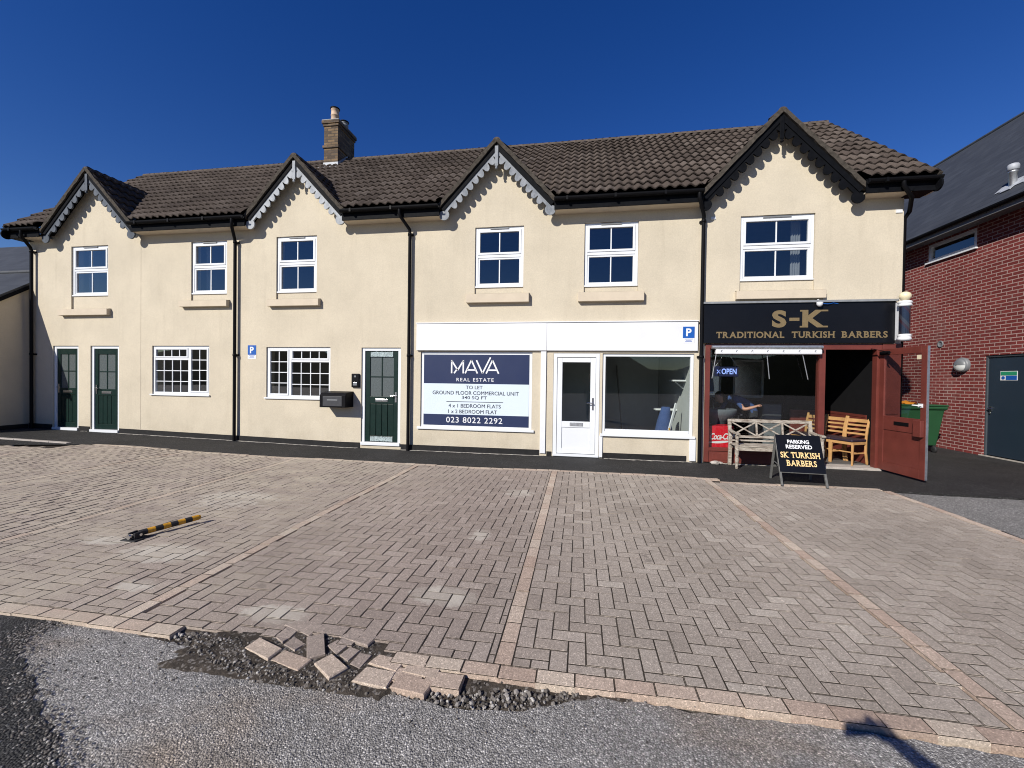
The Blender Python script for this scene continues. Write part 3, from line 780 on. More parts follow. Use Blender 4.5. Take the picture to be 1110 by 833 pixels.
# ---- house doors
def house_door(x0, x1, z0, z1, hinge_left, film=False):
    y = YW+.048; f = MB()
    f.box(x0+.003, x0+.07, y-.02, y+.07, z0, z1-.003); f.box(x1-.07, x1-.003, y-.02, y+.07, z0, z1-.003)
    f.box(x0+.07, x1-.07, y-.019, y+.07, z1-.07, z1-.003); f.box(x0+.003, x1-.003, YW-.03, y+.07, z0-.03, z0+.035)
    a, b, c, d = x0+.075, x1-.075, z0+.045, z1-.075
    leaf = MB(); zg = c+(d-c)*.50; gw = .14*(b-a)
    # rails and stiles round the glazed top half
    leaf.box(a, a+gw, y, y+.045, c, d); leaf.box(b-gw, b, y, y+.045, c, d)
    leaf.box(a+gw, b-gw, y+.0005, y+.045, d-.13, d); leaf.box(a+gw, b-gw, y+.0005, y+.045, zg-.16, zg); leaf.box(a+gw, b-gw, y+.0005, y+.045, c, c+.12)
    n = 4; ww = (b-a-2*gw)/n
    for k in range(n):
        leaf.box(a+gw+k*ww+.006, a+gw+(k+1)*ww-.006, y+.010, y+.04, c+.125, zg-.165)
    o = leaf.build('door', M['green'], bld, bevel=.004)
    f.build('door_frame', M['upvc'], o, bevel=.003)
    g = MB(); g.box(a+gw, b-gw, y+.018, y+.026, zg, d-.13); g.build('pane', M['frost'], o)
    g = MB(); xm = (a+b)/2; zm = (zg+d-.13)/2
    g.box(xm-.011, xm+.011, y+.008, y+.017, zg, d-.13); g.box(a+gw, b-gw, y+.009, y+.0165, zm-.011, zm+.011)
    g.build('glazing_bar', M['green'], o)
    g = MB(); g.box(xm-.14, xm+.14, y-.010, y-.0005, zg-.115, zg-.055); g.box(xm-.12, xm+.12, y-.016, y-.0101, zg-.105, zg-.066)
    g.build('letter_plate', M['chrome'], o, bevel=.003)
    hx = b-.05 if hinge_left else a+.05
    g = MB(); g.box(hx-.018, hx+.018, y-.012, y-.0005, zg-.12, zg+.10); g.cyl((hx, y-.012, zg+.02), (hx, y-.055, zg+.02), .009, 8)
    g.tube([(hx, y-.055, zg+.02), (hx+(-.11 if hinge_left else .11), y-.057, zg+.015)], .010, 8)
    g.build('handle', M['chrome'], o)
    if film:
        for za, zb in ((d-.12, d-.015), (c+.01, c+.11), (zg-.14, zg-.02)):
            g = MB(); r = random.Random(4); nx = 24
            vs = [(a+.12+(b-a-.24)*k/nx, y-.004-r.uniform(0, .008), z+r.uniform(-.006, .006)) for z in (za, (za+zb)/2, zb) for k in range(nx+1)]
            g.add(vs, [(j*(nx+1)+k, j*(nx+1)+k+1, (j+1)*(nx+1)+k+1, (j+1)*(nx+1)+k) for j in range(2) for k in range(nx)])
            if za != zg-.14: g.build('protective_film', M['film'], o, fix=False)
    return o
house_door(*DRS[0], False); house_door(*DRS[1], False); house_door(*DRS[2], True, True)

# ---- empty shop unit
mb = MB(); mb.box(-3.42, -.66, YW-.055, YW-.001, 2.14, 2.70); mb.box(-.656, 2.215, YW-.052, YW-.001, 2.14, 2.70)
fas = mb.build('shop_fascia', M['white'], bld, bevel=.004)
mb = MB(); mb.box(-3.43, 2.225, YW-.07, YW-.001, 2.702, 2.722); mb.build('fascia_capping', M['white'], fas)
y = YW+.03
f = MB(); f.frame(-3.335, -.955, .505, 2.115, .06, y, y+.07); f.box(-3.40, -.90, YW-.04, y-.001, .475, .52)
w_ = f.build('window', M['upvc'], bld, bevel=.003)
pane(-3.27, -1.02, .57, 2.05, y+.03, w_, 'glass_shop')
mb = MB(); mb.box(-.775, -.665, YW-.03, YW-.001, .06, 2.138); mb.build('pilaster', M['white'], bld, bevel=.003)
# glazed shop door
f = MB(); a, b = -.515, .395
f.box(a, a+.07, YW+.0, YW+.09, .05, 2.085); f.box(b-.07, b, YW+.0, YW+.09, .05, 2.085); f.box(a+.07, b-.07, YW+.001, YW+.09, 2.01, 2.085); f.box(a, b, YW-.03, YW+.09, .02, .065)
leaf = MB(); a, b, c, d = -.44, .32, .075, 2.0; yy = YW+.015
leaf.box(a, a+.10, yy, yy+.05, c, d); leaf.box(b-.10, b, yy, yy+.05, c, d); leaf.box(a+.1, b-.1, yy+.001, yy+.05, d-.09, d); leaf.box(a+.1, b-.1, yy+.001, yy+.05, .60, .72); leaf.box(a+.1, b-.1, yy+.001, yy+.05, c, c+.10); leaf.box(a+.1, b-.1, yy+.016, yy+.04, c+.1, .60)
dr = leaf.build('door', M['upvc'], bld, bevel=.004); f.build('door_frame', M['upvc'], dr, bevel=.003)
pane(a+.1, b-.1, .72, d-.09, yy+.025, dr, 'glass_shop')
g = MB(); g.box(-.18, .08, yy-.010, yy-.0005, .63, .70); g.build('letter_plate', M['steel'], dr, bevel=.003)
g = MB(); g.box(.255, .285, yy-.012, yy-.0005, .96, 1.20); g.cyl((.27, yy-.012, 1.10), (.27, yy-.06, 1.10), .010, 8); g.tube([(.27, yy-.06, 1.10), (.15, yy-.06, 1.098)], .011, 8); g.build('handle', M['chrome'], dr)
f = MB(); f.frame(.455, 2.165, .485, 2.085, .055, y, y+.07); f.box(.42, 2.20, YW-.05, y-.001, .455, .50); f.box(.52, 2.10, y+.004, y+.06, .541, .59)
w_ = f.build('window', M['upvc'], bld, bevel=.003); pane(.51, 2.11, .59, 2.03, y+.03, w_, 'glass_shop')
mb = MB(); mb.box(2.10, 2.215, YW-.03, YW-.001, .03, .452); mb.build('pilaster', M['white'], bld, bevel=.003)
mb = MB(); mb.box(.405, .468, YW-.03, YW-.001, .03, .453); mb.build('pilaster', M['white'], bld, bevel=.003)

# ---- barber shopfront (part of the building)
f = MB(); y = YW-.02
f.box(2.365, 2.45, y, y+.12, .03, 2.275); f.box(4.33, 4.43, y, y+.12, .03, 2.275); f.box(5.26, 5.338, y, y+.12, .03, 2.275); f.box(5.3385, 5.3415, y, y+.018, .03, 2.275)
f.box(2.45, 4.33, y+.002, y+.118, 2.20, 2.274); f.box(4.43, 5.26, y+.002, y+.118, 2.17, 2.274)
f.box(2.45, 4.33, y+.003, y+.117, .24, .30)
sf = f.build('shopfront_frame', M['red'], bld, bevel=.004)
pane(2.45, 4.33, .30, 2.20, y+.06, sf, 'glass_shop')
mb = MB(); mb.box(2.45, 4.33, y+.02, y+.1, .02, .24); mb.box(2.52, 4.26, y+.012, y+.02, .07, .20); mb.build('stall_riser', M['red'], sf, bevel=.004)
mb = MB(); mb.box(4.36, 5.33, 8.31, 8.62, .0, .045); mb.build('threshold', M['edging'], sf, bevel=.006)
mb = MB(); mb.box(4.62, 5.31, 10.02, 10.07, .055, .92); mb.box(4.60, 5.318, 9.99, 10.02, .92, .965); mb.box(5.312, 5.323, 8.72, 9.98, .055, .92); mb.box(5.305, 5.3235, 8.72, 9.985, .921, .966)
for xx in (4.80, 5.02): mb.box(xx, xx+.16, 10.006, 10.02, .14, .82)
mb.build('dado_panel', M['red'], sf)
mb = MB(); mb.box(5.342, 5.632, YW-.034, YW-.001, .03, 2.275); mb.box(5.385, 5.59, YW-.046, YW-.0345, 1.02, 2.18); mb.box(5.385, 5.59, YW-.046, YW-.0345, .15, .86); mb.build('pilaster', M['red'], sf, bevel=.003)
# open door leaf, swung out square to the front
hx, hy = 5.315, 8.36; ex, ey = 5.385, 7.44
dv = Vector((ex-hx, ey-hy, 0)); LW = dv.length; dv.normalize(); nv = Vector((-dv.y, dv.x, 0)); 
def dbox(m_, u0, u1, v0, v1, z0, z1):
    c = Vector((hx, hy, 0)) + dv*((u0+u1)/2) + nv*((v0+v1)/2); c.z = (z0+z1)/2
    m_.obox(c, dv, nv, (0,0,1), (u1-u0)/2, abs(v1-v0)/2, (z1-z0)/2)
leaf = MB(); T = .022
dbox(leaf, 0, .10, -T, T, .045, 2.17); dbox(leaf, LW-.10, LW, -T, T, .045, 2.17)
dbox(leaf, .10, LW-.10, -T+.001, T-.001, 2.06, 2.17); dbox(leaf, .10, LW-.10, -T+.001, T-.001, .76, 1.0); dbox(leaf, .10, LW-.10, -T+.001, T-.001, .045, .19); dbox(leaf, .10, LW-.10, -.010, .010, .19, .76)
od = leaf.build('door', M['red'], bld, bevel=.004); od['label'] = 'oxblood half glazed door standing open'
g = MB(); dbox(g, .10, LW-.10, -.003, .003, 1.0, 2.06); g.build('pane', M['glass_door'], od)
side = -1 if (nv.x > 0) else 1     # the face turned to the left, towards the shop
g = MB(); dbox(g, .33, .62, side*(T+.0005), side*(T+.008), .86, .92); g.build('letter_plate', M['black'], od, bevel=.003)
g = MB(); dbox(g, LW-.16, LW-.02, side*(T+.0005), side*(T+.06), .72, .98); g.build('lock_case', M['red'], od, bevel=.006)
g = MB(); dbox(g, LW-.13, LW-.05, side*(T+.0005), side*(T+.012), 1.19, 1.25)
c0 = Vector((hx, hy, 1.22)) + dv*(LW-.07) + nv*side*T
g.tube([c0, c0+nv*side*.05, c0+nv*side*.052-dv*.11], .011, 8); g.build('handle', M['white'], od)
g = MB(); dbox(g, LW+.0005, LW+.004, -.018, .018, .05, 2.165); g.build('edge_strip', M['steel'], od)
g = MB(); dbox(g, LW-.20, LW-.11, side*(.0035), side*(.006), 1.96, 2.03); g.build('card', M['paper'], od)
g = MB(); p0 = Vector((hx, hy, 2.10)) + nv*side*.02; 
dbox(g, .05, .22, side*(T+.0005), side*(T+.05), 2.07, 2.13)
q1 = Vector((hx, hy, 2.10)) + dv*.33 + nv*side*.10 + Vector((0,0,-.005)); q0 = Vector((hx, hy, 2.10)) + dv*.14 + nv*side*.05
g.bar(q0, q1, .02, .008); g.bar(q1, (5.16, 8.37, 2.185), .02, .008); g.build('door_closer', M['black'], od)
# ---- roof
def tile_sheet(origin, u, v, ulen, vlen, phase=0.0, seg=8, pitch=.178, gauge=.335):
    origin, u, v = Vector(origin), Vector(u).normalized(), Vector(v).normalized(); n = u.cross(v).normalized()
    if n.z < 0: n = -n
    cols = int(ulen/pitch*seg); rows = int(math.ceil(vlen/gauge)); bm = bmesh.new(); uvl = bm.loops.layers.uv.new('tile')
    us = [k*ulen/cols for k in range(cols+1)]
    def wv(x):
        t = ((x+phase)/pitch) % 1.0
        return .045*(.5-.5*math.cos(2*PI*(t**.78)))
    r = random.Random(5)
    def line(vv, h, lift=None):
        return [bm.verts.new(origin + u*x + v*vv + n*(h + wv(x) + (lift[int((x+phase)/(2*pitch))] if lift else 0))) for x in us]
    prev_back = None
    for c in range(rows):
        v0 = c*gauge; v1 = min((c+1)*gauge, vlen)
        lift = [r.uniform(-.003, .005) for _ in range(int((ulen+phase)/pitch/2)+3)]
        vj = v0
        fb = line(vj, .026, lift); ft = line(vj, .048, lift); bk = line(v1+.07, .004)
        for A, B in ((fb, ft), (ft, bk)):
            for k in range(cols):
                f = bm.faces.new((A[k], A[k+1], B[k+1], B[k])); f.smooth = A is ft
                x = (us[k]+us[k+1])/2
                for lp in f.loops: lp[uvl].uv = ((x+phase)/pitch/2 + .001, c+.5)
    return bm
def cut(bm, co, no, clear=True, rng=None):
    if rng:
        fs = [f for f in bm.faces if rng(f.calc_center_median())]
        gs = set(fs)
        for f in fs:
            gs.update(f.verts); gs.update(f.edges)
        gs = list(gs)
    else:
        gs = bm.verts[:] + bm.edges[:] + bm.faces[:]
    bmesh.ops.bisect_plane(bm, geom=gs, dist=1e-5, plane_co=co, plane_no=no, clear_outer=clear)
def fin(bm, name, mat, parent):
    me = bpy.data.meshes.new(name)
    bmesh.ops.recalc_face_normals(bm, faces=bm.faces[:])
    if sum(f.normal.z*f.calc_area() for f in bm.faces) < 0: bmesh.ops.reverse_faces(bm, faces=bm.faces[:])
    bm.to_mesh(me); bm.free(); return link(name, me, mat, parent)
XVL, XVR = XL-.22, XR+.30
vdir = Vector((0, YR-YE, ZRG-ZE)); vlen = vdir.length
bm = tile_sheet((XVL, YE, ZE), (1,0,0), vdir, XVR-XVL, vlen)
for (xc, hw, za, _) in gables:
    hb = hw+.02; Yv = YE + (za-ZE)/SL
    for s_ in (-1, 1):
        p0 = Vector((xc+s_*hb, YE, 0)); p1 = Vector((xc, Yv, 0)); d = p1-p0; no = Vector((d.y, -d.x, 0)).normalized()
        cut(bm, p0, no, False, lambda c: abs(c.x-xc) < hb+.5 and c.y < Yv+.5)
    kill = [f for f in bm.faces if (lambda c: abs(c.x-xc) < hb*(1-(c.y-YE)/(Yv-YE)) - .0005)(f.calc_center_median())]
    bmesh.ops.delete(bm, geom=kill, context='FACES')
roof = fin(bm, 'roof', M['tile'], bld)
mb = MB(); mb.add([(XVL, YR, ZRG+.02), (XVR, YR, ZRG+.02), (XVR, YB+.3, ZRG-(YB+.3-YR)*SL), (XVL, YB+.3, ZRG-(YB+.3-YR)*SL)], [(3,2,1,0)])
# felt just under the tiles so no light leaks through
mb.add([(XVL+.02, YE+.34, ZE+.34*SL-.05), (XVR-.02, YE+.34, ZE+.34*SL-.05), (XVR-.02, YR, ZRG-.05), (XVL+.02, YR, ZRG-.05)], [(0,1,2,3)])
mb.build('roof_back', M['ridge'], roof, fix=False)
def ridge_run(p, q, r, name='ridge_tile', parent=roof, step=.45):
    p, q = Vector(p), Vector(q); n = max(1, int((q-p).length/step)); m_ = MB(); rr = random.Random(2)
    for k in range(n):
        a, b = p.lerp(q, k/n), p.lerp(q, (k+1)/n-.008/(q-p).length)
        dz = Vector((0, 0, rr.uniform(-.006, .006)))
        d = (q-p).normalized(); s_ = d.cross(Vector((0,0,1))).normalized(); u_ = s_.cross(d)
        ring = [[c + dz + s_*(r*math.cos(t)) + u_*(r*.85*math.sin(t)) for t in [PI*i/8 for i in range(9)]] for c in (a, b)]
        m_.add(ring[0]+ring[1], [(i, i+1, 10+i, 9+i) for i in range(8)], True)
        m_.add(ring[0], [list(range(9))]); m_.add(ring[1], [list(range(9))[::-1]])
    return m_.build(name, M['ridge'], parent)
ridge_run((XVL, YR, ZRG-.03), (XVR, YR, ZRG-.03), .115)

# ---- bargeboards
def barge_poly(Lo, Hi, d0, lobes, R, term):
    """2-d outline: straight top edge from Lo to Hi, scalloped lower edge"""
    Lo, Hi = Vector(Lo), Vector(Hi); t = (Hi-Lo); Ls = t.length; t.normalize()
    nd = Vector((t.y, -t.x));  nd = nd if nd.y < 0 else -nd
    pts = [Lo, Hi]; p = Ls/lobes
    q = Hi + nd*d0
    for k in range(lobes):
        s1 = Ls - k*p; s0 = s1 - p
        if k == lobes-1: break
        # each lobe hangs, its uphill side cut straight
        pts.append(Lo + t*(s1) + nd*(d0*.72))
        for i in range(7):
            a = PI*i/6
            pts.append(Lo + t*((s1+s0)/2 + math.cos(a)*p*.43 - math.sin(a)*p*.10) + nd*(d0 + math.sin(a)*R))
    c = Lo - t*(p*.30) + nd*(d0*1.0)
    for i in range(13):
        a = PI*.02 + 2*PI*.72*i/12
        pts.append(c + t*(math.cos(a)*term) + nd*(math.sin(a)*term))
    return pts
YV = 8.17                                              # verge plane of the gables
for gi, (xc, hw, za, mk) in enumerate(gables):
    zl = za - hw*1.055 - .02
    S = (za-zl)/hw
    # slopes
    for s_ in (-1, 1):
        lo = Vector((xc+s_*(hw+.06), YV-.01, zl-.06*S)); hi = Vector((xc, YV-.01, za))
        vd = hi-lo; bm = tile_sheet((lo.x, YV-.01, lo.z), (0,1,0), vd, 1.75, vd.length, phase=.03, gauge=.30)
        pn = Vector((0, -SL, 1)).normalized()
        cut(bm, Vector((0, YE, ZE+.012)), -pn)
        gr_ = fin(bm, 'gable_roof', M['tile'], bld)
        # verge: bedded mortar edge under the tile ends
        v = MB(); d = vd.normalized(); nn = Vector((-d.z, 0, d.x)); nn = nn if nn.z > 0 else -nn
        o = Vector((0, 0, 0)); n_ = 16; rr = random.Random(gi*7+s_)
        vsx = []
        for k in range(n_+1):
            pp = lo.lerp(hi, k/n_); j = rr.uniform(-.006, .006)
            for (yo, no_) in ((-.028+j, .052+j), (-.028-j, -.022+j), (.06, -.022), (.06, .050)):
                vsx.append(pp + Vector((0, yo, 0)) + nn*no_)
        v.add(vsx, [(k*4+a_, k*4+(a_+1) % 4, k*4+4+(a_+1) % 4, k*4+4+a_) for k in range(n_) for a_ in range(4)] + [(0,1,2,3), (n_*4+3, n_*4+2, n_*4+1, n_*4)])
        v.build('verge', M['verge'], gr_)
        # dark barge backing, then the scalloped board
        lo2 = Vector((xc+s_*(hw+.03), zl-.03*S)); hi2 = Vector((xc, za))
        nd = Vector((nn.x, nn.z))*-1
        B = MB(); q = [lo2+nd*.024, hi2+nd*.024, hi2+nd*.115+Vector((0, -.02)), lo2+nd*.115]
        q[2] = Vector((xc, hi2.y-.115*math.hypot(1, S))); q[1] = Vector((xc, hi2.y-.024*math.hypot(1, S)))
        B.prism([(p.x, YV+.0, p.y) for p in q], (0, .10, 0))
        B.build('barge_backing', M['fascia_black'], gr_)
        off = .10
        lo3 = lo2 + nd*off; hi3 = Vector((xc, hi2.y-off*math.hypot(1, S)))
        pts = barge_poly(lo3, hi3, .072, 10, .10, .108)
        pts = [Vector((min(p.x, xc-.002) if s_ < 0 else max(p.x, xc+.002), p.y)) for p in pts]
        B = MB(); B.prism([(p.x, YV+.018, p.y) for p in pts], (0, .03, 0))
        B.build('bargeboard', M[mk], gr_)
        # soffit between board and wall
        B = MB(); q = [lo2+nd*.045, hi2+nd*.045]
        B.add([(q[0].x, YV+.05, q[0].y), (q[1].x, YV+.05, q[1].y), (q[1].x, YW+.05, q[1].y), (q[0].x, YW+.05, q[0].y)], [(0,1,2,3)])
        B.build('soffit', M['fascia_black'], gr_)
    ridge_run((xc, YV-.03, za-.012), (xc, YE+(za-ZE)/SL+.05, za-.012), .075, 'ridge_tile', gr_, .42)
    fz = za-.14*math.hypot(1, S)
    B = MB(); B.box(xc-.035, xc+.035, YV-.012, YV+.014, fz-.30, fz+.10); B.lathe((xc, YV+.0, fz-.335), [(.004, -.03), (.022, -.018), (.028, 0), (.02, .02), (.012, .036)], 10)
    B.build('finial', M[mk], gr_, bevel=.004)
# barge boards on the two end verges, seen almost edge on
for X, s_ in ((XVL+.03, -1), (XVR-.03, 1)):
    pts = barge_poly((YE-.0, ZE-.03), (YR, ZRG-.05), .10, 26, .085, .11)
    B = MB(); B.prism([(X, p.x, p.y-.02) for p in pts], (s_*.03, 0, 0)); B.build('bargeboard', M['fascia_black'], roof)
    B = MB(); d = vdir.normalized(); nn = Vector((0, -d.z, d.y))
    a, b = Vector((X, YE-.02, ZE)), Vector((X, YR, ZRG))
    B.add([a+nn*.03, b+nn*.03, b-nn*.05, a-nn*.05] + [p+Vector((s_*.05, 0, 0)) for p in (a+nn*.03, b+nn*.03, b-nn*.05, a-nn*.05)], [(0,1,2,3),(4,5,6,7),(0,1,5,4),(1,2,6,5),(2,3,7,6),(3,0,4,7)])
    B.build('verge', M['verge'], roof)
    wx = XL if s_ < 0 else XR
    B = MB(); B.add([(X, YE+.06, ZE-.03), (wx, YE+.06, ZE-.03), (wx, YR, ZRG-.085), (X, YR, ZRG-.085)], [(0,1,2,3)]); B.build('verge_soffit', M['fascia_black'], roof)
    # boxed eaves end
    B = MB(); B.box(min(X, X-s_*.32), max(X, X-s_*.32), YE+.04, YW+.05, 4.86, 4.90); B.build('soffit', M['fascia_black'], roof)
# gutters, fascia, soffits between the gables
runs = [(XVL-.02, -13.02), (-10.36, -7.36), (-5.02, -2.87), (-.53, 2.20), (4.87, XVR+.02)]
for a, b in runs:
    B = MB(); B.box(a, b, YE+.05, YE+.075, 4.87, 5.09); fb = B.build('fascia_board', M['fascia_black'], bld)
    B = MB(); B.box(a, b, YE+.078, YW-.002, 4.872, 4.89); B.build('soffit', M['stone'], fb)
    B = MB(); B.add([(a+.02, YE+.03, ZE-.035), (b-.02, YE+.03, ZE-.035), (b-.02, YE+.45, ZE-.035+.42*SL), (a+.02, YE+.45, ZE-.035+.42*SL)], [(0,1,2,3)]); B.box(a+.02, b-.02, YE+.022, YE+.05, ZE-.06, ZE+.012); B.build('eaves_filler', M['fascia_black'], fb)
    B = MB(); n = 8; pr = [(YE-.012 - .058*math.cos(PI*i/n), 5.065 - .062*math.sin(PI*i/n)) for i in range(n+1)]
    pr2 = [(YE-.012 - .052*math.cos(PI*i/n), 5.065 - .056*math.sin(PI*i/n)) for i in range(n+1)][::-1]
    P_ = pr + pr2
    B.prism([(a, p, q) for p, q in P_], (b-a, 0, 0))
    k = a+.25
    while k < b-.1:
        B.box(k-.02, k+.02, YE-.076, YE+.05, 5.0, 5.072); k += .9
    B.build('gutter', M['black'], fb, fix=True)
def downpipe(x, top, bottom, neck=0.0, x0=None):
    B = MB(); yy = YW-.075; x0 = x if x0 is None else x0
    B.tube([(x0, YE-.012, 5.01), (x0, YE-.012, 4.93), (x0+(x-x0)*.2, YE+.02, 4.86), (x, yy-.02, 4.68), (x, yy, 4.60), (x, yy, bottom)], .034, 12)
    for z in (4.56, 2.0):
        if z > bottom+.1: B.lathe((x, yy, z), [(.034, 0), (.042, .002), (.042, .05), (.034, .052)], 12); B.box(x-.06, x+.06, yy+.03, YW-.001, z+.008, z+.042)
    return B.build('downpipe', M['black'], bld)
downpipe(-7.78, 5, gz(-7.78)+.0, 0, -7.62); downpipe(-3.58, 5, 0.0, 0, -3.70); downpipe(2.27, 5, .01, 0, 2.12); downpipe(-13.57, 5, gz(-13.57), 0, -13.45)
B = MB(); B.tube([(5.40, YE-.012, 5.01), (5.40, YE-.012, 4.94), (5.60, YE+.10, 4.78), (XR+.10, YW+.02, 4.62), (XR+.075, YW+.10, 4.52), (XR+.075, YW+.12, .02)], .034, 12); B.build('downpipe', M['black'], bld)
B = MB(); B.box(XR-.13, XR-.03, YW-.016, YW-.001, 4.60, 4.655); B.build('airbrick', M['white'], bld)
B = MB(); B.box(2.42, 2.50, YW-.016, YW-.001, 4.63, 4.68); B.build('airbrick', M['white'], bld)
B = MB(); B.box(-10.425, -10.41, YW-.004, YW-.0005, .24, 4.9); B.build('render_joint', M['render'], bld)
# chimney
cx0, cx1, cy0, cy1 = -7.33, -6.90, 10.93, 11.80; zb = 7.2
B = MB(); B.box(cx0, cx1, cy0, cy1, zb, 8.72)
B.box(cx0-.03, cx1+.03, cy0-.03, cy1+.03, 8.10, 8.17); B.box(cx0-.025, cx1+.025, cy0-.025, cy1+.025, 8.72, 8.79); B.box(cx0-.05, cx1+.05, cy0-.05, cy1+.05, 8.79, 8.87)
ch = B.build('chimney', M['brick_old'], bld)
B = MB(); B.box(cx0-.05, cx1+.05, cy0-.05, cy1+.05, 8.872, 8.90); B.build('flaunching', M['capping'], ch, bevel=.01)
clay = simple('buff_clay_pot', (.50, .36, .25), .8, .15, 8, fine=.1)
for (px, py, h) in ((-7.10, 11.10, .42), (-7.10, 11.58, .33)):
    B = MB(); B.lathe((px, py, 8.87), [(.12, 0), (.112, .03), (.108, .22), (.116, .225), (.116, .245), (.108, .25), (.105, h-.04), (.112, h-.035), (.112, h)], 20)
    B.build('chimney_pot', clay if py < 11.3 else M['capping'], ch)
    B = MB(); B.lathe((px, py, 8.87+h), [(.125, .0), (.135, .012), (.13, .03), (.06, .045)], 20); B.build('pot_cap', M['black'], ch)
B = MB(); zf = ZE + (cy0-YE)*SL
B.add([(cx0-.12, cy0-.20, zf-.20*SL+.055), (cx1+.10, cy0-.20, zf-.20*SL+.055), (cx1+.10, cy0-.001, zf+.055), (cx0-.12, cy0-.001, zf+.055)], [(0,1,2,3)])
B.box(cx0-.012, cx1+.012, cy0-.014, cy0-.001, zf-.02, zf+.14)
for X in (cx0-.013, cx1+.001):
    B.add([(X, cy0, zf-.02), (X, YR, ZRG-.02), (X, YR, ZRG+.14), (X, cy0, zf+.14), (X+.012, cy0, zf-.02), (X+.012, YR, ZRG-.02), (X+.012, YR, ZRG+.14), (X+.012, cy0, zf+.14)], [(0,1,2,3),(4,5,6,7),(3,2,6,7),(0,3,7,4)])
B.build('flashing', M['lead'], ch)

# ------------------------------------------------------------------ signs and fittings on the front
def parking_sign(x0, x1, z0, z1, y, label):
    t = thing('parking_sign', label, 'sign', ((x0+x1)/2, y, z0), 'blue parking signs on the front')
    h = z1-z0; zs_ = z0+h*.30; B = MB(); B.box(x0, x1, y-.006, y-.0005, zs_, z1); B.build('panel', M['bsign'], t)
    B = MB(); B.box(x0, x1, y-.005, y-.0006, z0, zs_-.002); B.build('plate', M['letter_white'], t)
    letters(glyph('P', .03), ((x0+x1)/2, y-.0075, (zs_+z1)/2), (1,0,0), (0,0,1), None, (z1-zs_)*.68, M['letter_white'], t)
    B = MB()
    for k, wd in enumerate((.7, .5, .6)):
        zc = z0+h*(.235-.075*k); xm = (x0+x1)/2; B.box(xm-(x1-x0)*wd/2, xm+(x1-x0)*wd/2, y-.0062, y-.0051, zc-h*.014, zc+h*.014)
    B.build('small_print', M['bsign'], t)
parking_sign(-7.50, -7.29, 1.94, 2.25, YW, 'small blue parking sign on the cream wall beside a downpipe')
parking_sign(1.94, 2.15, 2.29, 2.60, YW-.052, 'blue parking sign at the right end of the white shop fascia')

# estate agent's board filling the left shop window
sx0, sx1, sz0, sz1 = -3.275, -1.015, .565, 2.055; y = YW+.024
sg = thing('letting_sign', 'navy and white letting board filling the left shop window', 'sign', ((sx0+sx1)/2, y, sz0))
def SX(u): return sx0+(u-92)/(468-92)*(sx1-sx0)
def SZ(v): return sz1-(v-178)/(425-178)*(sz1-sz0)
B = MB(); B.box(sx0, sx1, y, y+.005, sz0, sz1); B.build('board', M['vinyl'], sg)
B = MB(); B.box(sx0, sx1, y-.002, y-.0003, SZ(279), sz1); B.build('top_band', M['navy'], sg)
B = MB(); B.box(sx0, sx1, y-.002, y-.0003, sz0, SZ(387)); B.build('bottom_band', M['navy'], sg)
def stext(s, u0, u1, vc, hv, mat, off=.008, sp=1.0, yy=.0026):
    letters(glyph(s, off, sp), (SX((u0+u1)/2), y-yy, SZ(vc)), (1,0,0), (0,0,1), SX(u1)-SX(u0), (hv)/(425-178)*(sz1-sz0), M[mat], sg)
# wordmark drawn as strokes: M with a cut leg, A without bars, tall last V stroke
B = MB()
def stroke(p, q, wd=5.2):
    a = Vector((SX(p[0]), 0, SZ(p[1]))); b = Vector((SX(q[0]), 0, SZ(q[1]))); d = (b-a).normalized(); n = Vector((d.z, 0, -d.x))*(wd/2*(sx1-sx0)/376)
    B.add([Vector((v.x, y-.0028, v.z)) for v in (a+n, b+n, b-n, a-n)], [(0,1,2,3)])
for p, q in (((194,243),(194,197)),((194,199),(216,232)),((216,232),(236,199)),((236,197),(236,243)),((203,243),(214,228)),
             ((243,243),(265,197)),((265,197),(287,243)),((250,231),(280,231)),((283,197),(305,242)),((305,242),(333,187)),((318,243),(340,197)),((340,197),(362,243)),((326,231),(354,231))): stroke(p, q)
B.build('wordmark', M['letter_white'], sg, fix=False)
stext('REAL ESTATE', 212, 345, 265, 12, 'letter_white', .006, 1.25)
stext('TO LET', 246, 306, 291.5, 12, 'ink'); stext('GROUND FLOOR COMMERCIAL UNIT', 125, 433, 311, 13, 'ink'); stext('340 SQ FT', 232, 322, 328, 13, 'ink')
stext('4 x 1 BEDROOM FLATS', 184, 371, 356, 13, 'ink'); stext('1 x 2 BEDROOM FLAT', 183, 358, 376, 13, 'ink'); stext('023 8022 2292', 176, 377, 405.5, 20, 'letter_white', .004, 1.1)
B = MB(); B.box(SX(176), SX(379), y-.0022, y-.0004, SZ(343), SZ(341)); B.build('rule', M['ink'], sg)

# barber fascia
bs = thing('barber_sign', 'long black barber shop fascia board with gold serif lettering', 'sign', (3.9, YW-.07, 2.28))
yb = YW-.07; B = MB(); B.box(2.31, 5.50, yb, YW-.001, 2.285, 3.02); B.build('board', M['signblack'], bs, bevel=.004)
B = MB(); B.box(2.29, 5.53, yb-.03, YW-.001, 3.022, 3.06); B.build('capping', M['capping'], bs)
def BX(u): return 2.29+(u-40)/(790-40)*(5.50-2.29)
def BZ(v, u=400): return 3.03-(v-(70-(u-40)*.0067))/(161)*.755
letters(serif_glyphs('S-K', .045, .16, 1.35), (BX(430), yb-.002, BZ(132)), (1,0,0), (0,0,1), BX(538)-BX(320), BZ(98)-BZ(166), M['gold'], bs)
letters(serif_glyphs('TRADITIONAL  TURKISH  BARBERS', .03, .17, 1.15), (BX(430), yb-.002, BZ(194)), (1,0,0), (0,0,1), BX(764)-BX(98), BZ(182)-BZ(207), M['gold'], bs)
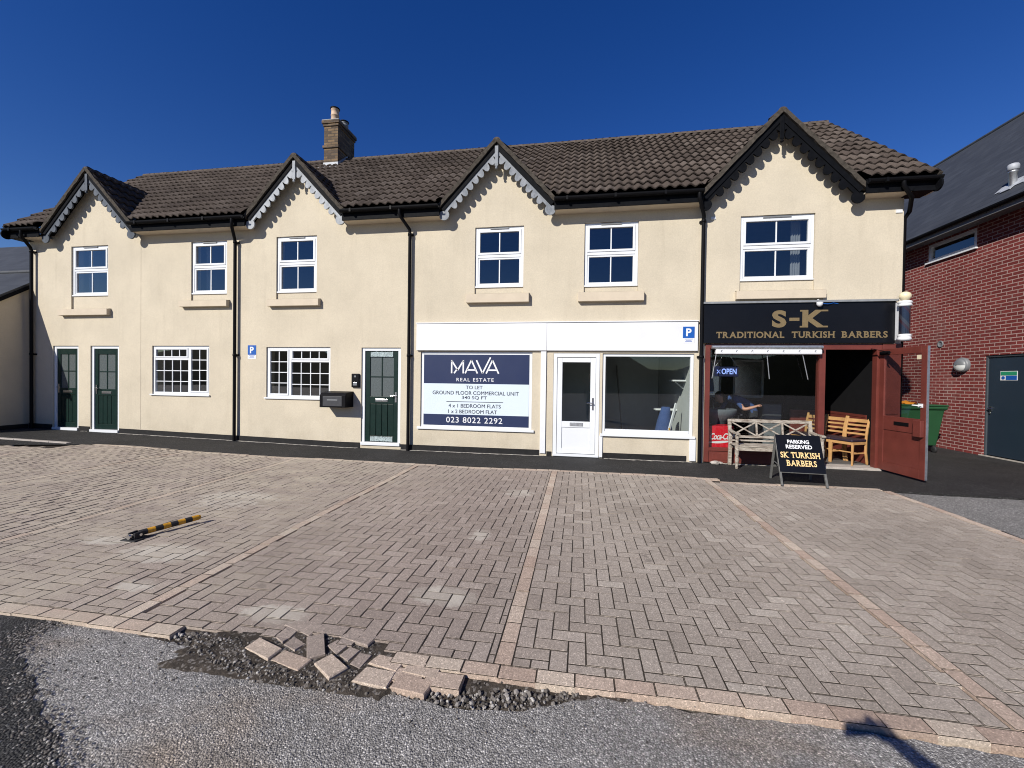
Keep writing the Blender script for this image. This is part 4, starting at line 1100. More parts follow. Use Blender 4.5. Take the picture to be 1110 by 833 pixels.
# security camera
t = thing('security_camera', 'small white dome camera on top of the black barber sign', 'camera', (4.28, yb, 3.0))
B = MB(); B.lathe((4.26, yb-.05, 2.985), [(.005, -.05), (.03, -.042), (.048, -.015), (.05, .01), (.05, .03), (.0, .031)], 16); B.bar((4.26, yb-.03, 3.0), (4.26, yb+.02, 3.07), .03, .03); B.build('housing', M['white'], t)
B = MB(); B.tube([(4.31, yb-.03, 3.0), (4.38, yb-.04, 2.985), (4.44, yb-.02, 2.99), (4.50, yb-.012, 3.005), (4.58, yb-.01, 2.99)], .007, 6); B.build('cable', M['bsign'], t)
# barber pole
t = thing('barber_pole', 'white capped barber pole with cream globe at the end of the black sign', 'barber pole', (5.53, YW-.22, 2.3))
c = (5.53, YW-.24, 0)
B = MB(); B.lathe(c, [(.05, 2.30), (.085, 2.31), (.10, 2.345), (.088, 2.36), (.088, 2.385), (.098, 2.40), (.08, 2.42)], 24); B.lathe(c, [(.08, 2.90), (.10, 2.92), (.088, 2.935), (.088, 2.95), (.102, 2.965), (.085, 2.99), (.05, 3.0)], 24); B.build('cap', M['white'], t)
def m_pole():
    tt = NT('dark_striped_tube'); x = tt.sep(tt.pos)
    a = tt.math('ARCTAN2', tt.math('SUBTRACT', x[1], c[1]), tt.math('SUBTRACT', x[0], c[0]))
    s_ = tt.math('FRACT', tt.math('ADD', tt.math('MULTIPLY', a, .159*2), tt.math('MULTIPLY', x[2], 3.2)))
    col = tt.ramp(s_, [(0, (.010, .011, .022)), (.42, (.012, .013, .026)), (.46, (.028, .010, .014)), (.62, (.028, .010, .014)), (.66, (.030, .030, .038)), (.85, (.030, .030, .038)), (.9, (.010, .011, .022))])
    return tt.done(col, .12, None, .6, 0, .6)
B = MB(); B.lathe(c, [(.075, 2.418), (.075, 2.902)], 24); B.build('cylinder', m_pole(), t)
B = MB(); B.lathe(c, [(.03, 3.0)] + [(.085*math.sin(PI*i/10), 3.075-.08*math.cos(PI*i/10)) for i in range(1, 11)], 24); B.build('globe', M['cream_ball'], t)
B = MB(); B.box(5.50, 5.56, YW-.165, YW-.001, 2.33, 2.99); B.box(5.475, 5.502, YW-.30, YW-.16, 2.95, 2.99); B.box(5.475, 5.502, YW-.30, YW-.16, 2.33, 2.37); B.build('bracket', M['white'], t, bevel=.003)
# letter box and intercom by door three
t = thing('mail_box', 'black wall mounted post box left of the green door', 'post box', (-5.17, YW, .9))
B = MB(); B.prism([(-5.48, YW-.001, .90), (-5.48, YW-.32, .90), (-5.48, YW-.32, 1.16), (-5.48, YW-.27, 1.21), (-5.48, YW-.001, 1.24)], (.60, 0, 0)); B.build('box', M['black'], t, bevel=.006)
B = MB(); B.box(-5.40, -4.96, YW-.327, YW-.3205, .93, 1.14); B.build('front_flap', simple('post_box_front', (.035, .036, .04), .45, .2, 20), t, bevel=.003)
B = MB(); B.box(-5.30, -5.06, YW-.331, YW-.3275, 1.05, 1.075); B.build('slot', M['vent_grey'], t)
t = thing('door_intercom', 'slim black door intercom panel with silver button beside the green door', 'intercom', (-4.82, YW, 1.34))
B = MB(); B.box(-4.91, -4.73, YW-.045, YW-.001, 1.33, 1.63); B.build('body', M['black'], t, bevel=.012)
B = MB(); B.lathe((-4.82, YW-.0455, 1.57), [(.022, -.004), (.022, 0)], 16, 'y'); B.build('camera_lens', M['vent_grey'], t)
B = MB(); B.box(-4.865, -4.775, YW-.052, YW-.0455, 1.37, 1.44); B.build('button', M['chrome'], t, bevel=.004)

# awning, folded flat above the barber's window
t = thing('awning', 'rolled white awning with thin metal arms above the barber shop window', 'awning', (3.4, YW-.1, 2.1))
B = MB(); B.box(2.52, 4.32, YW-.125, YW-.025, 2.075, 2.165)
B.build('valance', M['white'], t, bevel=.015)
B = MB(); B.tube([(2.45, YW-.10, 2.205), (4.33, YW-.10, 2.205)], .038, 12); B.build('roller', M['steel'], t)
for xx, lx in ((2.54, -.06), (3.42, .06), (4.02, .11)):
    B = MB(); B.tube([(xx, YW-.07, 2.08), (xx+lx, YW-.045, 1.62)], .009, 6); B.build('arm', M['steel'], t)
B = MB()
for k in range(7):
    xx = 2.62+k*.265; B.add([(xx+.03*math.cos(a_)*.6, YW-.1265, 2.12+.03*math.sin(a_)) for a_ in [PI*1.4*i/7-.9 for i in range(8)]] + [(xx+.018*math.cos(a_)*.6+.006, YW-.1265, 2.12+.018*math.sin(a_)) for a_ in [PI*1.4*i/7-.9 for i in range(8)]][::-1], [list(range(16))])
B.build('printed_motif', M['lampgrey'], t, fix=False)

# ------------------------------------------------------------------ things inside the shops
t = thing('open_sign', 'small blue lit open sign hanging inside the barber shop window', 'sign', (2.78, 8.62, 1.75))
B = MB(); B.box(2.60, 3.03, 8.60, 8.63, 1.66, 1.86); B.build('panel', simple('open_panel', (.01, .012, .05), .4), t, bevel=.006)
letters(glyph('OPEN', .02), (2.86, 8.598, 1.76), (1,0,0), (0,0,1), .27, .11, M['neon'], t)
B = MB(); B.bar((2.64, 8.598, 1.79), (2.70, 8.598, 1.72), .004, .012); B.bar((2.70, 8.598, 1.79), (2.64, 8.597, 1.72), .004, .012); B.build('symbol', M['neon'], t)
B = MB(); B.tube([(2.62, 8.615, 1.86), (2.81, 8.615, 2.16), (3.01, 8.615, 1.86)], .004, 6); B.build('cord', M['steel'], t)
t = thing('hanging_gown', 'grey cloth hanging inside the barber shop window, left of the blue lit sign', 'gown', (2.50, 8.72, 1.3))
B = MB(); n = 18
B.add([(2.50+(.07+.03*k_)*math.cos(2*PI*i/n)*(1+.12*math.sin(i*2.3)), 8.76+.05*math.sin(2*PI*i/n), z) for k_, z in ((0, 2.02), (1, 1.7), (2, 1.45), (2.2, 1.36)) for i in range(n)], [(j*n+i, j*n+(i+1) % n, (j+1)*n+(i+1) % n, (j+1)*n+i) for j in range(3) for i in range(n)], True)
B.build('cloth', M['cloth_grey'], t)
B = MB(); B.box(2.42, 2.62, 8.74, 8.78, 1.335, 1.358); B.build('hem', M['white'], t)
B = MB(); B.tube([(2.50, 8.76, 2.0), (2.50, 8.76, 2.57)], .006, 6); B.build('hanger_wire', M['steel'], t)
t = thing('drinks_cooler', 'low bright red drinks cooler inside the left of the barber window', 'cooler', (2.68, 8.7, .05))
B = MB(); B.box(2.47, 2.95, 8.56, 8.95, .052, .70); B.build('body', M['cokered'], t, bevel=.01)
letters(glyph('Coca-Cola', .022, .86), (2.735, 8.5585, .50), (1,0,.03), (0,0,1), .42, .125, M['letter_white'], t, shear=.30)
B = MB(); n = 16
B.add([(2.49+.44*k/n, 8.5585, .375-.02*math.sin(PI*k/n*1.2)+.02*(k/n)+dz*(.3+math.sin(PI*k/n))) for dz in (0, .035) for k in range(n+1)], [(k, k+1, n+2+k, n+1+k) for k in range(n)]); B.build('wave_stripe', M['letter_white'], t, fix=False)
t = thing('wash_basin', 'grey rounded wash basin behind the red cooler in the barber window', 'basin', (2.75, 9.25, .05))
B = MB(); B.lathe((2.85, 9.25, 0), [(.10, .052), (.12, .5), (.20, .74), (.34, .86), (.38, .97), (.36, 1.0), (.30, .95), (.10, .86)], 24); B.build('bowl', M['cloth_grey'], t)
B = MB(); B.tube([(2.85, 9.5, .97), (2.85, 9.5, 1.15), (2.85, 9.42, 1.17), (2.85, 9.38, 1.12)], .014, 8); B.build('tap', M['chrome'], t)

t = thing('barber_chair', 'black barber chair with chrome base in the middle of the barber shop', 'barber chair', (3.60, 11.0, .05))
B = MB(); B.lathe((3.60, 11.0, 0), [(.28, .052), (.27, .075), (.06, .10), (.045, .12), (.045, .42), (.10, .44)], 20); B.build('base', M['chrome'], t)
B = MB(); B.box(3.33, 3.87, 10.75, 11.25, .44, .58); B.build('seat', M['black'], t, bevel=.04)
B = MB(); B.bar((3.60, 11.28, .55), (3.60, 11.40, 1.12), .50, .11, (0, 1, 0)); B.build('backrest', M['black'], t, bevel=.03)
for xx in (3.31, 3.89):
    B = MB(); B.bar((xx, 10.8, .76), (xx, 11.28, .78), .06, .05); B.bar((xx, 11.0, .50), (xx, 11.0, .75), .03, .03); B.build('armrest', M['chrome'], t, bevel=.01)
for k_, (xa_, lb_) in enumerate(((3.0, 'left framed mirror on the back wall of the barber shop'), (4.05, 'right framed mirror on the back wall of the barber shop'))):
    t = thing('wall_mirror', lb_, 'mirror', (xa_+.35, 11.88, 1.1), 'mirrors on the barber shop wall')
    B = MB(); B.frame(xa_, xa_+.75, 1.15, 2.15, .05, 11.855, 11.89); B.build('frame', M['white'], t)
    B = MB(); B.box(xa_+.05, xa_+.70, 11.87, 11.88, 1.20, 2.10); B.build('glass', M['chrome'], t)
t = thing('cabinet', 'pale grey cabinet standing in the middle of the barber shop floor', 'cabinet', (4.0, 9.6, .05))
B = MB(); B.box(4.14, 4.54, 10.25, 10.6, .055, 1.06); B.build('carcass', M['vent_grey'], t, bevel=.01)
for k_ in range(4):
    B = MB(); B.box(4.16, 4.52, 10.235, 10.248, .10+.235*k_, .315+.235*k_); B.box(4.28, 4.40, 10.222, 10.234, .2+.235*k_, .215+.235*k_); B.build('drawer', M['lampgrey'], t, bevel=.004)

def skin_body(chains, radii, pts, sub=2):
    """one continuous figure grown over a skeleton; returns mesh"""
    names = list(pts); me = bpy.data.meshes.new('body'); idx = {n: i for i, n in enumerate(names)}
    me.from_pydata([pts[n] for n in names], [(idx[a], idx[b]) for a, b in chains], [])
    o = bpy.data.objects.new('body', me); C.objects.link(o)
    o.modifiers.new('skin', 'SKIN'); 
    if not me.skin_vertices:
        me.attributes.new  # layer is created with the modifier
        bmm = bmesh.new(); bmm.from_mesh(me); bmm.verts.layers.skin.verify(); bmm.to_mesh(me); bmm.free()
    for n, i in idx.items():
        r = radii[n]; r = r if isinstance(r, tuple) else (r, r); me.skin_vertices[0].data[i].radius = r
        me.skin_vertices[0].data[i].use_root = (n == names[0])
    s_ = o.modifiers.new('sub', 'SUBSURF'); s_.levels = sub; s_.render_levels = sub
    dg = bpy.context.evaluated_depsgraph_get(); dg.update()
    out = bpy.data.meshes.new_from_object(o.evaluated_get(dg)); bpy.data.objects.remove(o); bpy.data.meshes.remove(me)
    for p in out.polygons: p.use_smooth = True
    return out
def head_mesh(c, f, r=.105):
    """a head with brow, nose, mouth, chin and ears, facing f"""
    c, f = Vector(c), Vector(f).normalized(); s_ = f.cross(Vector((0,0,1))).normalized(); u_ = s_.cross(f).normalized()
    bm = bmesh.new(); bmesh.ops.create_uvsphere(bm, u_segments=32, v_segments=24, radius=1)
    for v in bm.verts:
        x, y, z = v.co
        w_ = .76 - (.14*max(0, -z)); d = .93 - .05*max(0, -z)
        fx = x*w_; fy = y*d; fz = z*1.18
        if y > 0:
            fy += .20*math.exp(-((x/.16)**2+((z+.12)/.22)**2))          # nose
            fy -= .07*(math.exp(-(((x-.34)/.16)**2+((z-.12)/.12)**2)) + math.exp(-(((x+.34)/.16)**2+((z-.12)/.12)**2)))   # eye sockets
            fy += .05*math.exp(-((x/.24)**2+((z+.46)/.06)**2)); fy += .07*math.exp(-((x/.3)**2+((z+.8)/.16)**2))          # lips, chin
        for e in (-1, 1):
            k = math.exp(-(((y+.05)/.14)**2+((z+.02)/.24)**2))*(1 if x*e > .6 else 0); fx += e*.16*k                        # ears
        v.co = c + (s_*fx + f*fy + u_*fz)*r
    me = bpy.data.meshes.new('head'); bm.to_mesh(me); bm.free()
    for p in me.polygons: p.use_smooth = True
    return me
def hand_chain(pts, radii, chains, tag_, wrist, d, pn, thumb, curl=.5, scale=1.0):
    """palm and five fingers on a skinned skeleton; d points along the hand, pn is the palm side, thumb the thumb side"""
    wrist, d, pn, thumb = Vector(wrist), Vector(d).normalized(), Vector(pn).normalized(), Vector(thumb).normalized()
    k = tag_+'palm'; pts[k] = wrist+d*.045*scale; radii[k] = (.026*scale, .016*scale); chains.append((tag_+'wrist', k))
    for i, (off, ln) in enumerate(((.030, .070), (.010, .080), (-.010, .074), (-.029, .058))):
        b = wrist + d*.088*scale + thumb*off*scale; a = tag_+'k%d' % i; pts[a] = b; radii[a] = .0105*scale; chains.append((k, a))
        prev = a; ang = curl*.5; p = b
        for j, fr in enumerate((.46, .32, .22)):
            ang += curl*.75; p = p + (d*math.cos(ang) + pn*math.sin(ang))*ln*fr*scale
            nme = tag_+'f%d%d' % (i, j); pts[nme] = p; radii[nme] = (.0092-.001*j)*scale; chains.append((prev, nme)); prev = nme
    p = wrist + d*.03*scale + thumb*.03*scale; a = tag_+'t0'; pts[a] = p; radii[a] = .0125*scale; chains.append((k, a)); prev = a
    for j, (al, bt, cc) in enumerate(((.032, .022, .012), (.028, .006, .016))):
        p = p + (d*al + thumb*bt + pn*cc)*scale; nme = tag_+'t%d' % (j+1); pts[nme] = p; radii[nme] = (.0115-.001*j)*scale; chains.append((prev, nme)); prev = nme

# barber bending at work inside the shop
def inside_person():
    t = thing('person', 'person in a blue shirt bending forward inside the barber shop behind the bench', 'person', (3.75, 9.75, .05))
    P_ = {'hip': (3.72, 9.75, .95), 'waist': (3.60, 9.72, 1.08), 'chest': (3.36, 9.64, 1.19), 'neck': (3.15, 9.57, 1.20),
          'hl': (3.74, 9.65, .90), 'kl': (3.66, 9.62, .50), 'al': (3.72, 9.62, .10), 'tl': (3.54, 9.58, .075),
          'hr': (3.76, 9.85, .90), 'kr': (3.80, 9.88, .50), 'ar': (3.90, 9.90, .10), 'tr': (3.72, 9.88, .075),
          'shl': (3.26, 9.44, 1.21), 'ell': (3.40, 9.30, .98), 'lwrist': (3.58, 9.22, 1.05), 'shr': (3.24, 9.74, 1.20), 'elr': (3.10, 9.80, .95), 'rwrist': (2.98, 9.62, .98)}
    R_ = {'hip': (.15, .115), 'waist': (.145, .105), 'chest': (.165, .115), 'neck': .058, 'hl': .09, 'kl': .062, 'al': .04, 'tl': .03, 'hr': .09, 'kr': .062, 'ar': .04, 'tr': .03, 'shl': .062, 'ell': .044, 'lwrist': .028, 'shr': .062, 'elr': .044, 'rwrist': .028}
    E_ = [('hip','waist'),('waist','chest'),('chest','neck'),('hip','hl'),('hl','kl'),('kl','al'),('al','tl'),('hip','hr'),('hr','kr'),('kr','ar'),('ar','tr'),('chest','shl'),('shl','ell'),('ell','lwrist'),('chest','shr'),('shr','elr'),('elr','rwrist')]
    hand_chain(P_, R_, E_, 'l', P_['lwrist'], (.6, -.2, .35), (0, .3, -1), (0, -1, 0), .5); hand_chain(P_, R_, E_, 'r', P_['rwrist'], (-.7, -.4, -.1), (0, 0, -1), (.4, -.7, 0), .5)
    me = skin_body(E_, R_, P_)
    me.materials.append(M['cloth_blue']); me.materials.append(M['cloth_dark']); me.materials.append(M['skin'])
    for p in me.polygons:
        c_ = p.center
        if c_.z < .93: p.material_index = 1
        d1 = (Vector(P_['ell'])-Vector(P_['lwrist'])).length
        if (c_.y < 9.33 and c_.x > 3.36) or (c_.x < 3.06 and c_.z < 1.08): p.material_index = 2
    link('body', me, None, t)
    h = link('head', head_mesh((2.99, 9.52, 1.22), (-.75, -.15, -.5)), M['skin'], t)
    hm = head_mesh((3.0, 9.52, 1.235), (-.75, -.15, -.5), .112); bm = bmesh.new(); bm.from_mesh(hm)
    f_ = Vector((-.75, -.15, -.5)).normalized()
    bmesh.ops.delete(bm, geom=[v for v in bm.verts if (v.co-Vector((3.0, 9.52, 1.235))).dot(f_) > .02 and v.co.z < 1.27], context='VERTS'); bm.to_mesh(hm); bm.free()
    link('hair', hm, M['hair'], t)
inside_person()

# odds and ends left in the empty shop
t = thing('wall_shelf', 'upper white shelf at the right inside the empty shop', 'shelf', (2.0, 9.1, 1.57), 'white shelves in the empty shop')
B = MB(); B.box(1.90, 2.158, 8.95, 9.35, 1.555, 1.585); B.build('board', M['white'], t)
B = MB(); B.bar((2.15, 9.15, 1.40), (1.98, 9.15, 1.55), .02, .02); B.bar((2.15, 9.15, 1.40), (2.15, 9.15, 1.55), .02, .014); B.build('bracket', M['steel'], t)
t = thing('wall_shelf', 'lower white shelf by the leaning spirit level inside the empty shop', 'shelf', (1.8, 9.9, .9), 'white shelves in the empty shop')
B = MB(); B.box(1.70, 2.158, 9.7, 10.3, .90, .935); B.build('board', M['white'], t)
B = MB(); B.bar((2.15, 10.0, .72), (1.85, 10.0, .90), .02, .02); B.bar((2.15, 10.0, .72), (2.15, 10.0, .90), .02, .014); B.build('bracket', M['steel'], t)
t = thing('spirit_level', 'pale spirit level leaning with a yellow end in the empty shop window', 'spirit level', (1.9, 8.9, .04))
B = MB(); B.bar((1.82, 8.85, .55), (1.98, 8.98, 1.10), .022, .06); B.bar((1.80, 8.834, .045), (1.82, 8.85, .55), .022, .06); B.build('beam', M['white'], t, bevel=.003)
B = MB(); B.bar((1.8145, 8.8445, .40), (1.822, 8.8515, .60), .028, .068); B.build('end_cap', M['yellow'], t)
t = thing('work_jacket', 'dark navy jacket draped over a stool in the empty shop window', 'jacket', (1.75, 9.05, .05))
B = MB(); rr = random.Random(3); n = 16
B.add([(1.74+(.08+.10*(1-k_/4))*math.cos(2*PI*i/n)*(1+.15*rr.random())+.05*k_/4, 9.05+(.10+.05*(1-k_/4))*math.sin(2*PI*i/n), .42+.15*k_) for k_ in range(5) for i in range(n)], [(j*n+i, j*n+(i+1) % n, (j+1)*n+(i+1) % n, (j+1)*n+i) for j in range(4) for i in range(n)] + [list(range(4*n, 5*n))], True)
B.build('cloth', M['cloth_blue'], t)
B = MB(); B.lathe((1.74, 9.05, 0), [(.14, .42), (.16, .43), (.16, .46), (.0, .461)], 16)
for a in range(3): B.cyl((1.74+.17*math.cos(a*2.09), 9.05+.17*math.sin(a*2.09), .035), (1.74+.1*math.cos(a*2.09), 9.05+.1*math.sin(a*2.09), .43), .014, 8)
st = B.build('stool', M['pine']); tag(st, 'low wooden stool under the navy jacket in the empty shop', 'stool')
t = thing('leaning_plank', 'tall pale plank leaning at the back of the empty shop', 'plank', (1.2, 10.8, .03))
B = MB(); B.bar((1.12, 10.85, .036), (1.02, 11.88, 1.95), .16, .025, (1, 0, 0)); B.build('board', simple('bare_board', (.38, .36, .33), .8, .2), t)

# ------------------------------------------------------------------ bench
def bench():
    t = thing('garden_bench', 'weathered pale wooden bench with crossed lattice back outside the barber window', 'bench', (3.45, 8.1, 0))
    x0, x1, yf, yk = 2.76, 4.20, 7.90, 8.27; W = M['bench']
    B = MB()
    for k in range(4): B.box(x0+.02, x1-.02, yf+.0+k*.092, yf+.08+k*.092, .405, .43)
    B.box(x0+.05, x1-.05, yf+.012, yf+.035, .335, .403); B.box(x0+.06, x1-.06, yk-.03, yk-.005, .335, .403)
    B.build('seat', W, t, bevel=.004)
    for xx in (x0+.035, x1-.035):
        B = MB(); B.lathe((xx, yf+.03, 0), [(.020, .008), (.028, .03), (.022, .06), (.030, .12), (.034, .18), (.024, .24), (.036, .27), (.036, .40), (.024, .43), (.030, .47), (.024, .52), (.034, .58), (.034, .61)], 12); B.build('front_leg', W, t)
        B = MB(); B.bar((xx, yk+.02, .008), (xx, yk-.005, .42), .055, .05, (0, 1, 0)); B.bar((xx, yk-.005, .42), (xx, yk+.07, .86), .055, .045, (0, 1, 0)); B.build('rear_leg', W, t, bevel=.004)
        B = MB(); pts = [(xx, yf-.03, .625), (xx, yf+.03, .64), (xx, yf+.20, .635), (xx, yk+.03, .66)]
        for a, b in zip(pts[:-1], pts[1:]): B.bar(a, b, .065, .03)
        B.build('armrest', W, t, bevel=.004)
    B = MB()
    def bk(x, z): return (x, yk-.005+(z-.42)*.17, z)
    B.bar(bk(x0+.06, .835), bk(x1-.06, .835), .03, .06, (0, 0, 1)); B.bar(bk(x0+.06, .545), bk(x1-.06, .545), .028, .045); B.bar(bk(x0+.06, .475), bk(x1-.06, .475), .022, .03)
    n = 3; w_ = (x1-x0-.12)/n
    for k in range(1, n): B.bar(bk(x0+.06+k*w_, .567), bk(x0+.06+k*w_, .806), .03, .024, (0, 1, 0))
    for k in range(n):
        a, b = x0+.06+k*w_+.02, x0+.06+(k+1)*w_-.02
        B.bar(bk(a, .57), bk(b, .803), .020, .024); B.bar(bk(a, .803), bk(b, .57), .022, .024)
    B.build('backrest', W, t, bevel=.003)
bench()
# small grey stones left by the bench foot
for k, (x, y, r, lb) in enumerate(((2.52, 8.24, .055, 'larger grey stone lying by the left foot of the bench'), (2.63, 8.30, .035, 'small grey stone tucked between the larger stone and the bench'))):
    bm = bmesh.new(); bmesh.ops.create_icosphere(bm, subdivisions=2, radius=r); rr = random.Random(k)
    for v in bm.verts: v.co = Vector((v.co.x*1.4, v.co.y*1.1, v.co.z*.75))*(1+rr.uniform(-.14, .14)) + Vector((x, y, r*.62+.008))
    me = bpy.data.meshes.new('stone'); bm.to_mesh(me); bm.free(); tag(link('stone', me, M['edging']), lb, 'stone', 'stones beside the bench')

# ------------------------------------------------------------------ A-board
def aboard():
    t = thing('pavement_sign', 'black folding pavement sign with white and cream lettering in front of the bench', 'sign', (3.33, 6.98, 0))
    xa, xb = 3.04, 3.64; z1 = .725
    th = rad(-3); o = Vector((xa, 6.80, .004)); ux = Vector((math.cos(th), math.sin(th), 0)); wd = xb-xa
    back = Vector((-ux.y, ux.x, 0))
    uz = (Vector((0, 0, z1)) + back*.30).normalized(); Lh = z1/uz.z; n = ux.cross(uz)        # n points to the viewer
    B = MB()
    for s_ in (.0, wd): B.bar(o+ux*s_, o+ux*s_+uz*Lh, .028, .035, n)
    B.bar(o+uz*(Lh-.015), o+ux*wd+uz*(Lh-.015), .028, .035, n); B.bar(o+uz*.21, o+ux*wd+uz*.21, .028, .03, n)
    B.build('front_frame', M['board_frame'], t, bevel=.003)
    B = MB(); c = o+ux*wd/2+uz*(.21+Lh)/2+n*.014; B.obox(c, ux, uz, n, wd/2+.012, (Lh-.21)/2+.005, .006); B.build('front_panel', M['signblack'], t, bevel=.003)
    f = c+n*.0075
    def tx(s, v, w_, h, m, ser=False, off=.02):
        letters(serif_glyphs(s, off, .14, 1.0) if ser else glyph(s, off), f+uz*v, ux, uz, w_, h, M[m], t)
    tx('PARKING', .185, .30, .060, 'letter_white', False, .03); tx('RESERVED', .105, .36, .062, 'letter_white', False, .03)
    tx('SK TURKISH', -.025, .54, .09, 'cream_letter', True); tx('BARBERS', -.150, .41, .09, 'cream_letter', True)
    # rear leaf
    o2 = o + back*.50 + ux*.02 + Vector((0, 0, .004)); uz2 = (Vector((0, 0, z1-.01)) - back*.18).normalized(); n2 = ux.cross(uz2); L2 = (z1-.01)/uz2.z
    B = MB()
    for s_ in (0, wd-.03): B.bar(o2+ux*s_, o2+ux*s_+uz2*L2, .028, .035, n2)
    B.bar(o2+uz2*.22, o2+ux*(wd-.03)+uz2*.22, .028, .03, n2); B.build('rear_frame', M['board_frame'], t, bevel=.003)
    B = MB(); c2 = o2+ux*(wd-.03)/2+uz2*(.22+L2)/2-n2*.014; B.obox(c2, ux, uz2, n2, wd/2-.01, (L2-.22)/2, .006); B.build('rear_panel', M['signblack'], t)
    B = MB(); B.bar(o+uz*.30-n*.02+ux*.02, o2+uz2*.30+ux*.02, .01, .01); B.bar(o+uz*.30-n*.02+ux*(wd-.04), o2+uz2*.30+ux*(wd-.05), .01, .01); B.build('stay', M['steel'], t)
aboard()

# ------------------------------------------------------------------ three cafe chairs in the doorway
def chair():
    t = thing('wooden_chair', 'varnished ladder back chair nearest the open door, in front of the other two', 'chair', (0, 0, 0), 'ladder back chairs in the barber doorway')
    W = M['pine']; w = .19
    for s_ in (-1, 1):
        B = MB(); pts = [(-.22, s_*w*.93, .0), (-.17, s_*w*.95, .22), (-.165, s_*w*.96, .44), (-.19, s_*w*.98, .66), (-.25, s_*w, .87)]
        for a, b in zip(pts[:-1], pts[1:]): B.bar(a, Vector(b)+(Vector(b)-Vector(a))*.02, .028, .036, (0, 1, 0))
        B.build('rear_leg', W, t, bevel=.004, local=True)
        B = MB(); B.tube([(.19, s_*w, .0), (.185, s_*w, .42)], .018, 4, True, [.017, .024], False); B.build('front_leg', W, t, bevel=.003, local=True)
    B = MB(); B.box(-.16, .195, -w-.002, w+.002, .375, .425); B.box(-.17, .18, -w+.02, -w+.035, .20, .225); B.box(-.17, .18, w-.035, w-.02, .20, .225); B.box(.0, .02, -w+.03, w-.03, .202, .223); B.build('seat_frame', W, t, bevel=.003, local=True)
    B = MB(); B.box(-.165, .21, -w-.01, w+.01, .426, .475); B.build('cushion', M['cushion'], t, bevel=.018, local=True)
    for k, z in enumerate((.555, .635, .715, .80)):
        B = MB(); x_ = -.178-(z-.5)*.19; h = .017 if k < 3 else .032
        n = 8; vs = []
        for i in range(n+1):
            yy = -w+.01+(2*w-.02)*i/n; bow = -.022*math.sin(PI*i/n)
            for dx, dz in ((-.009, -h), (.009, -h), (.009, h), (-.009, h)): vs.append((x_+bow+dx, yy, z+dz))
        B.add(vs, [(i*4+a, i*4+(a+1) % 4, i*4+4+(a+1) % 4, i*4+4+a) for i in range(n) for a in range(4)] + [(3,2,1,0), (n*4, n*4+1, n*4+2, n*4+3)])
        B.build('back_slat', W, t, local=True)
    return t
c0 = chair()
for i, (x, y, a, lb) in enumerate(((5.035, 8.72, 206, None), (4.865, 9.09, 205, 'varnished ladder back chair in the middle of the doorway row'), (4.695, 9.46, 205, 'varnished ladder back chair deepest in the doorway, half behind the red post'))):
    o = c0 if i == 0 else copy_tree(c0)
    o.location = (x, y, .052); o.rotation_euler = (0, 0, rad(a))
    if lb: o['label'] = lb

# ------------------------------------------------------------------ fold-down parking post
def post():
    t = thing('parking_post', 'black and yellow striped fold down parking post lying on the paving', 'parking post', (-4.12, 3.25, 0))
    a = Vector((-4.105, 3.30, .046)); b = Vector((-3.935, 3.76, .058)); d = (b-a).normalized(); Lp = (b-a).length
    B = MB(); B.box(-4.19, -4.03, 3.20, 3.35, .001, .012); B.box(-4.145, -4.128, 3.23, 3.31, .012, .07); B.box(-4.082, -4.065, 3.23, 3.31, .012, .07); B.build('base', M['rubber'], t, bevel=.003)
    n = 8
    for k in range(n):
        B = MB(); B.cyl(a+d*(Lp*k/n), a+d*(Lp*(k+1)/n), .027, 16)
        if k == n-1: B.cyl(b, b+d*.015, .022, 16)
        B.build('yellow_band' if k % 2 else 'black_band', M['yellow' if k % 2 else 'rubber'], t)
    B = MB(); B.cyl((-4.16, 3.275, .045), (-4.05, 3.275, .045), .013, 10); B.lathe((-4.105, 3.215, .042), [(.022, -.012), (.024, .0), (.020, .02)], 14, 'y'); B.build('hinge_lock', M['chrome'], t)
post()

# ------------------------------------------------------------------ loose pavers at the broken corner
def zp(px, py): return (200+px/3.7, 620+py/3.7)
LP = [
 ([(240,300),(300,262),(392,305),(335,350)], 1, 'tan edging paver lying loose, leftmost of the broken corner', .005),
 ([(345,350),(400,308),(510,350),(455,392)], 1, 'tan edging paver lying loose in the soil, second from the left', .0),
 ([(520,365),(590,328),(655,385),(580,430)], 1, 'tan edging paver twisted askew at the tip of the broken corner', .004),
 ([(490,262),(560,245),(565,325),(490,345)], 0, 'grey paver turned on end in the middle of the broken corner', .012),
 ([(400,210),(460,182),(560,215),(500,253)], 0, 'grey paver shifted loose at the back left of the broken corner', .004),
 ([(360,255),(408,230),(445,250),(393,283)], 0, 'half grey paver behind the leftmost tan loose paver', -.004),
 ([(397,290),(440,258),(487,285),(442,318)], 0, 'half grey paver in front of the other half behind the tan pair', -.006),
 ([(572,295),(615,270),(655,295),(610,330)], 0, 'small half paver right of the upended grey paver', -.004),
 ([(622,333),(665,300),(705,318),(655,358)], 0, 'small half paver, middle of the three in a row at right', -.005),
 ([(662,368),(703,325),(752,335),(702,385)], 0, 'small half paver touching the tan double edging row', -.003),
 ([(622,258),(680,225),(775,260),(735,298)], 0, 'grey paver tilted loose at the right rear of the broken corner', .006)]
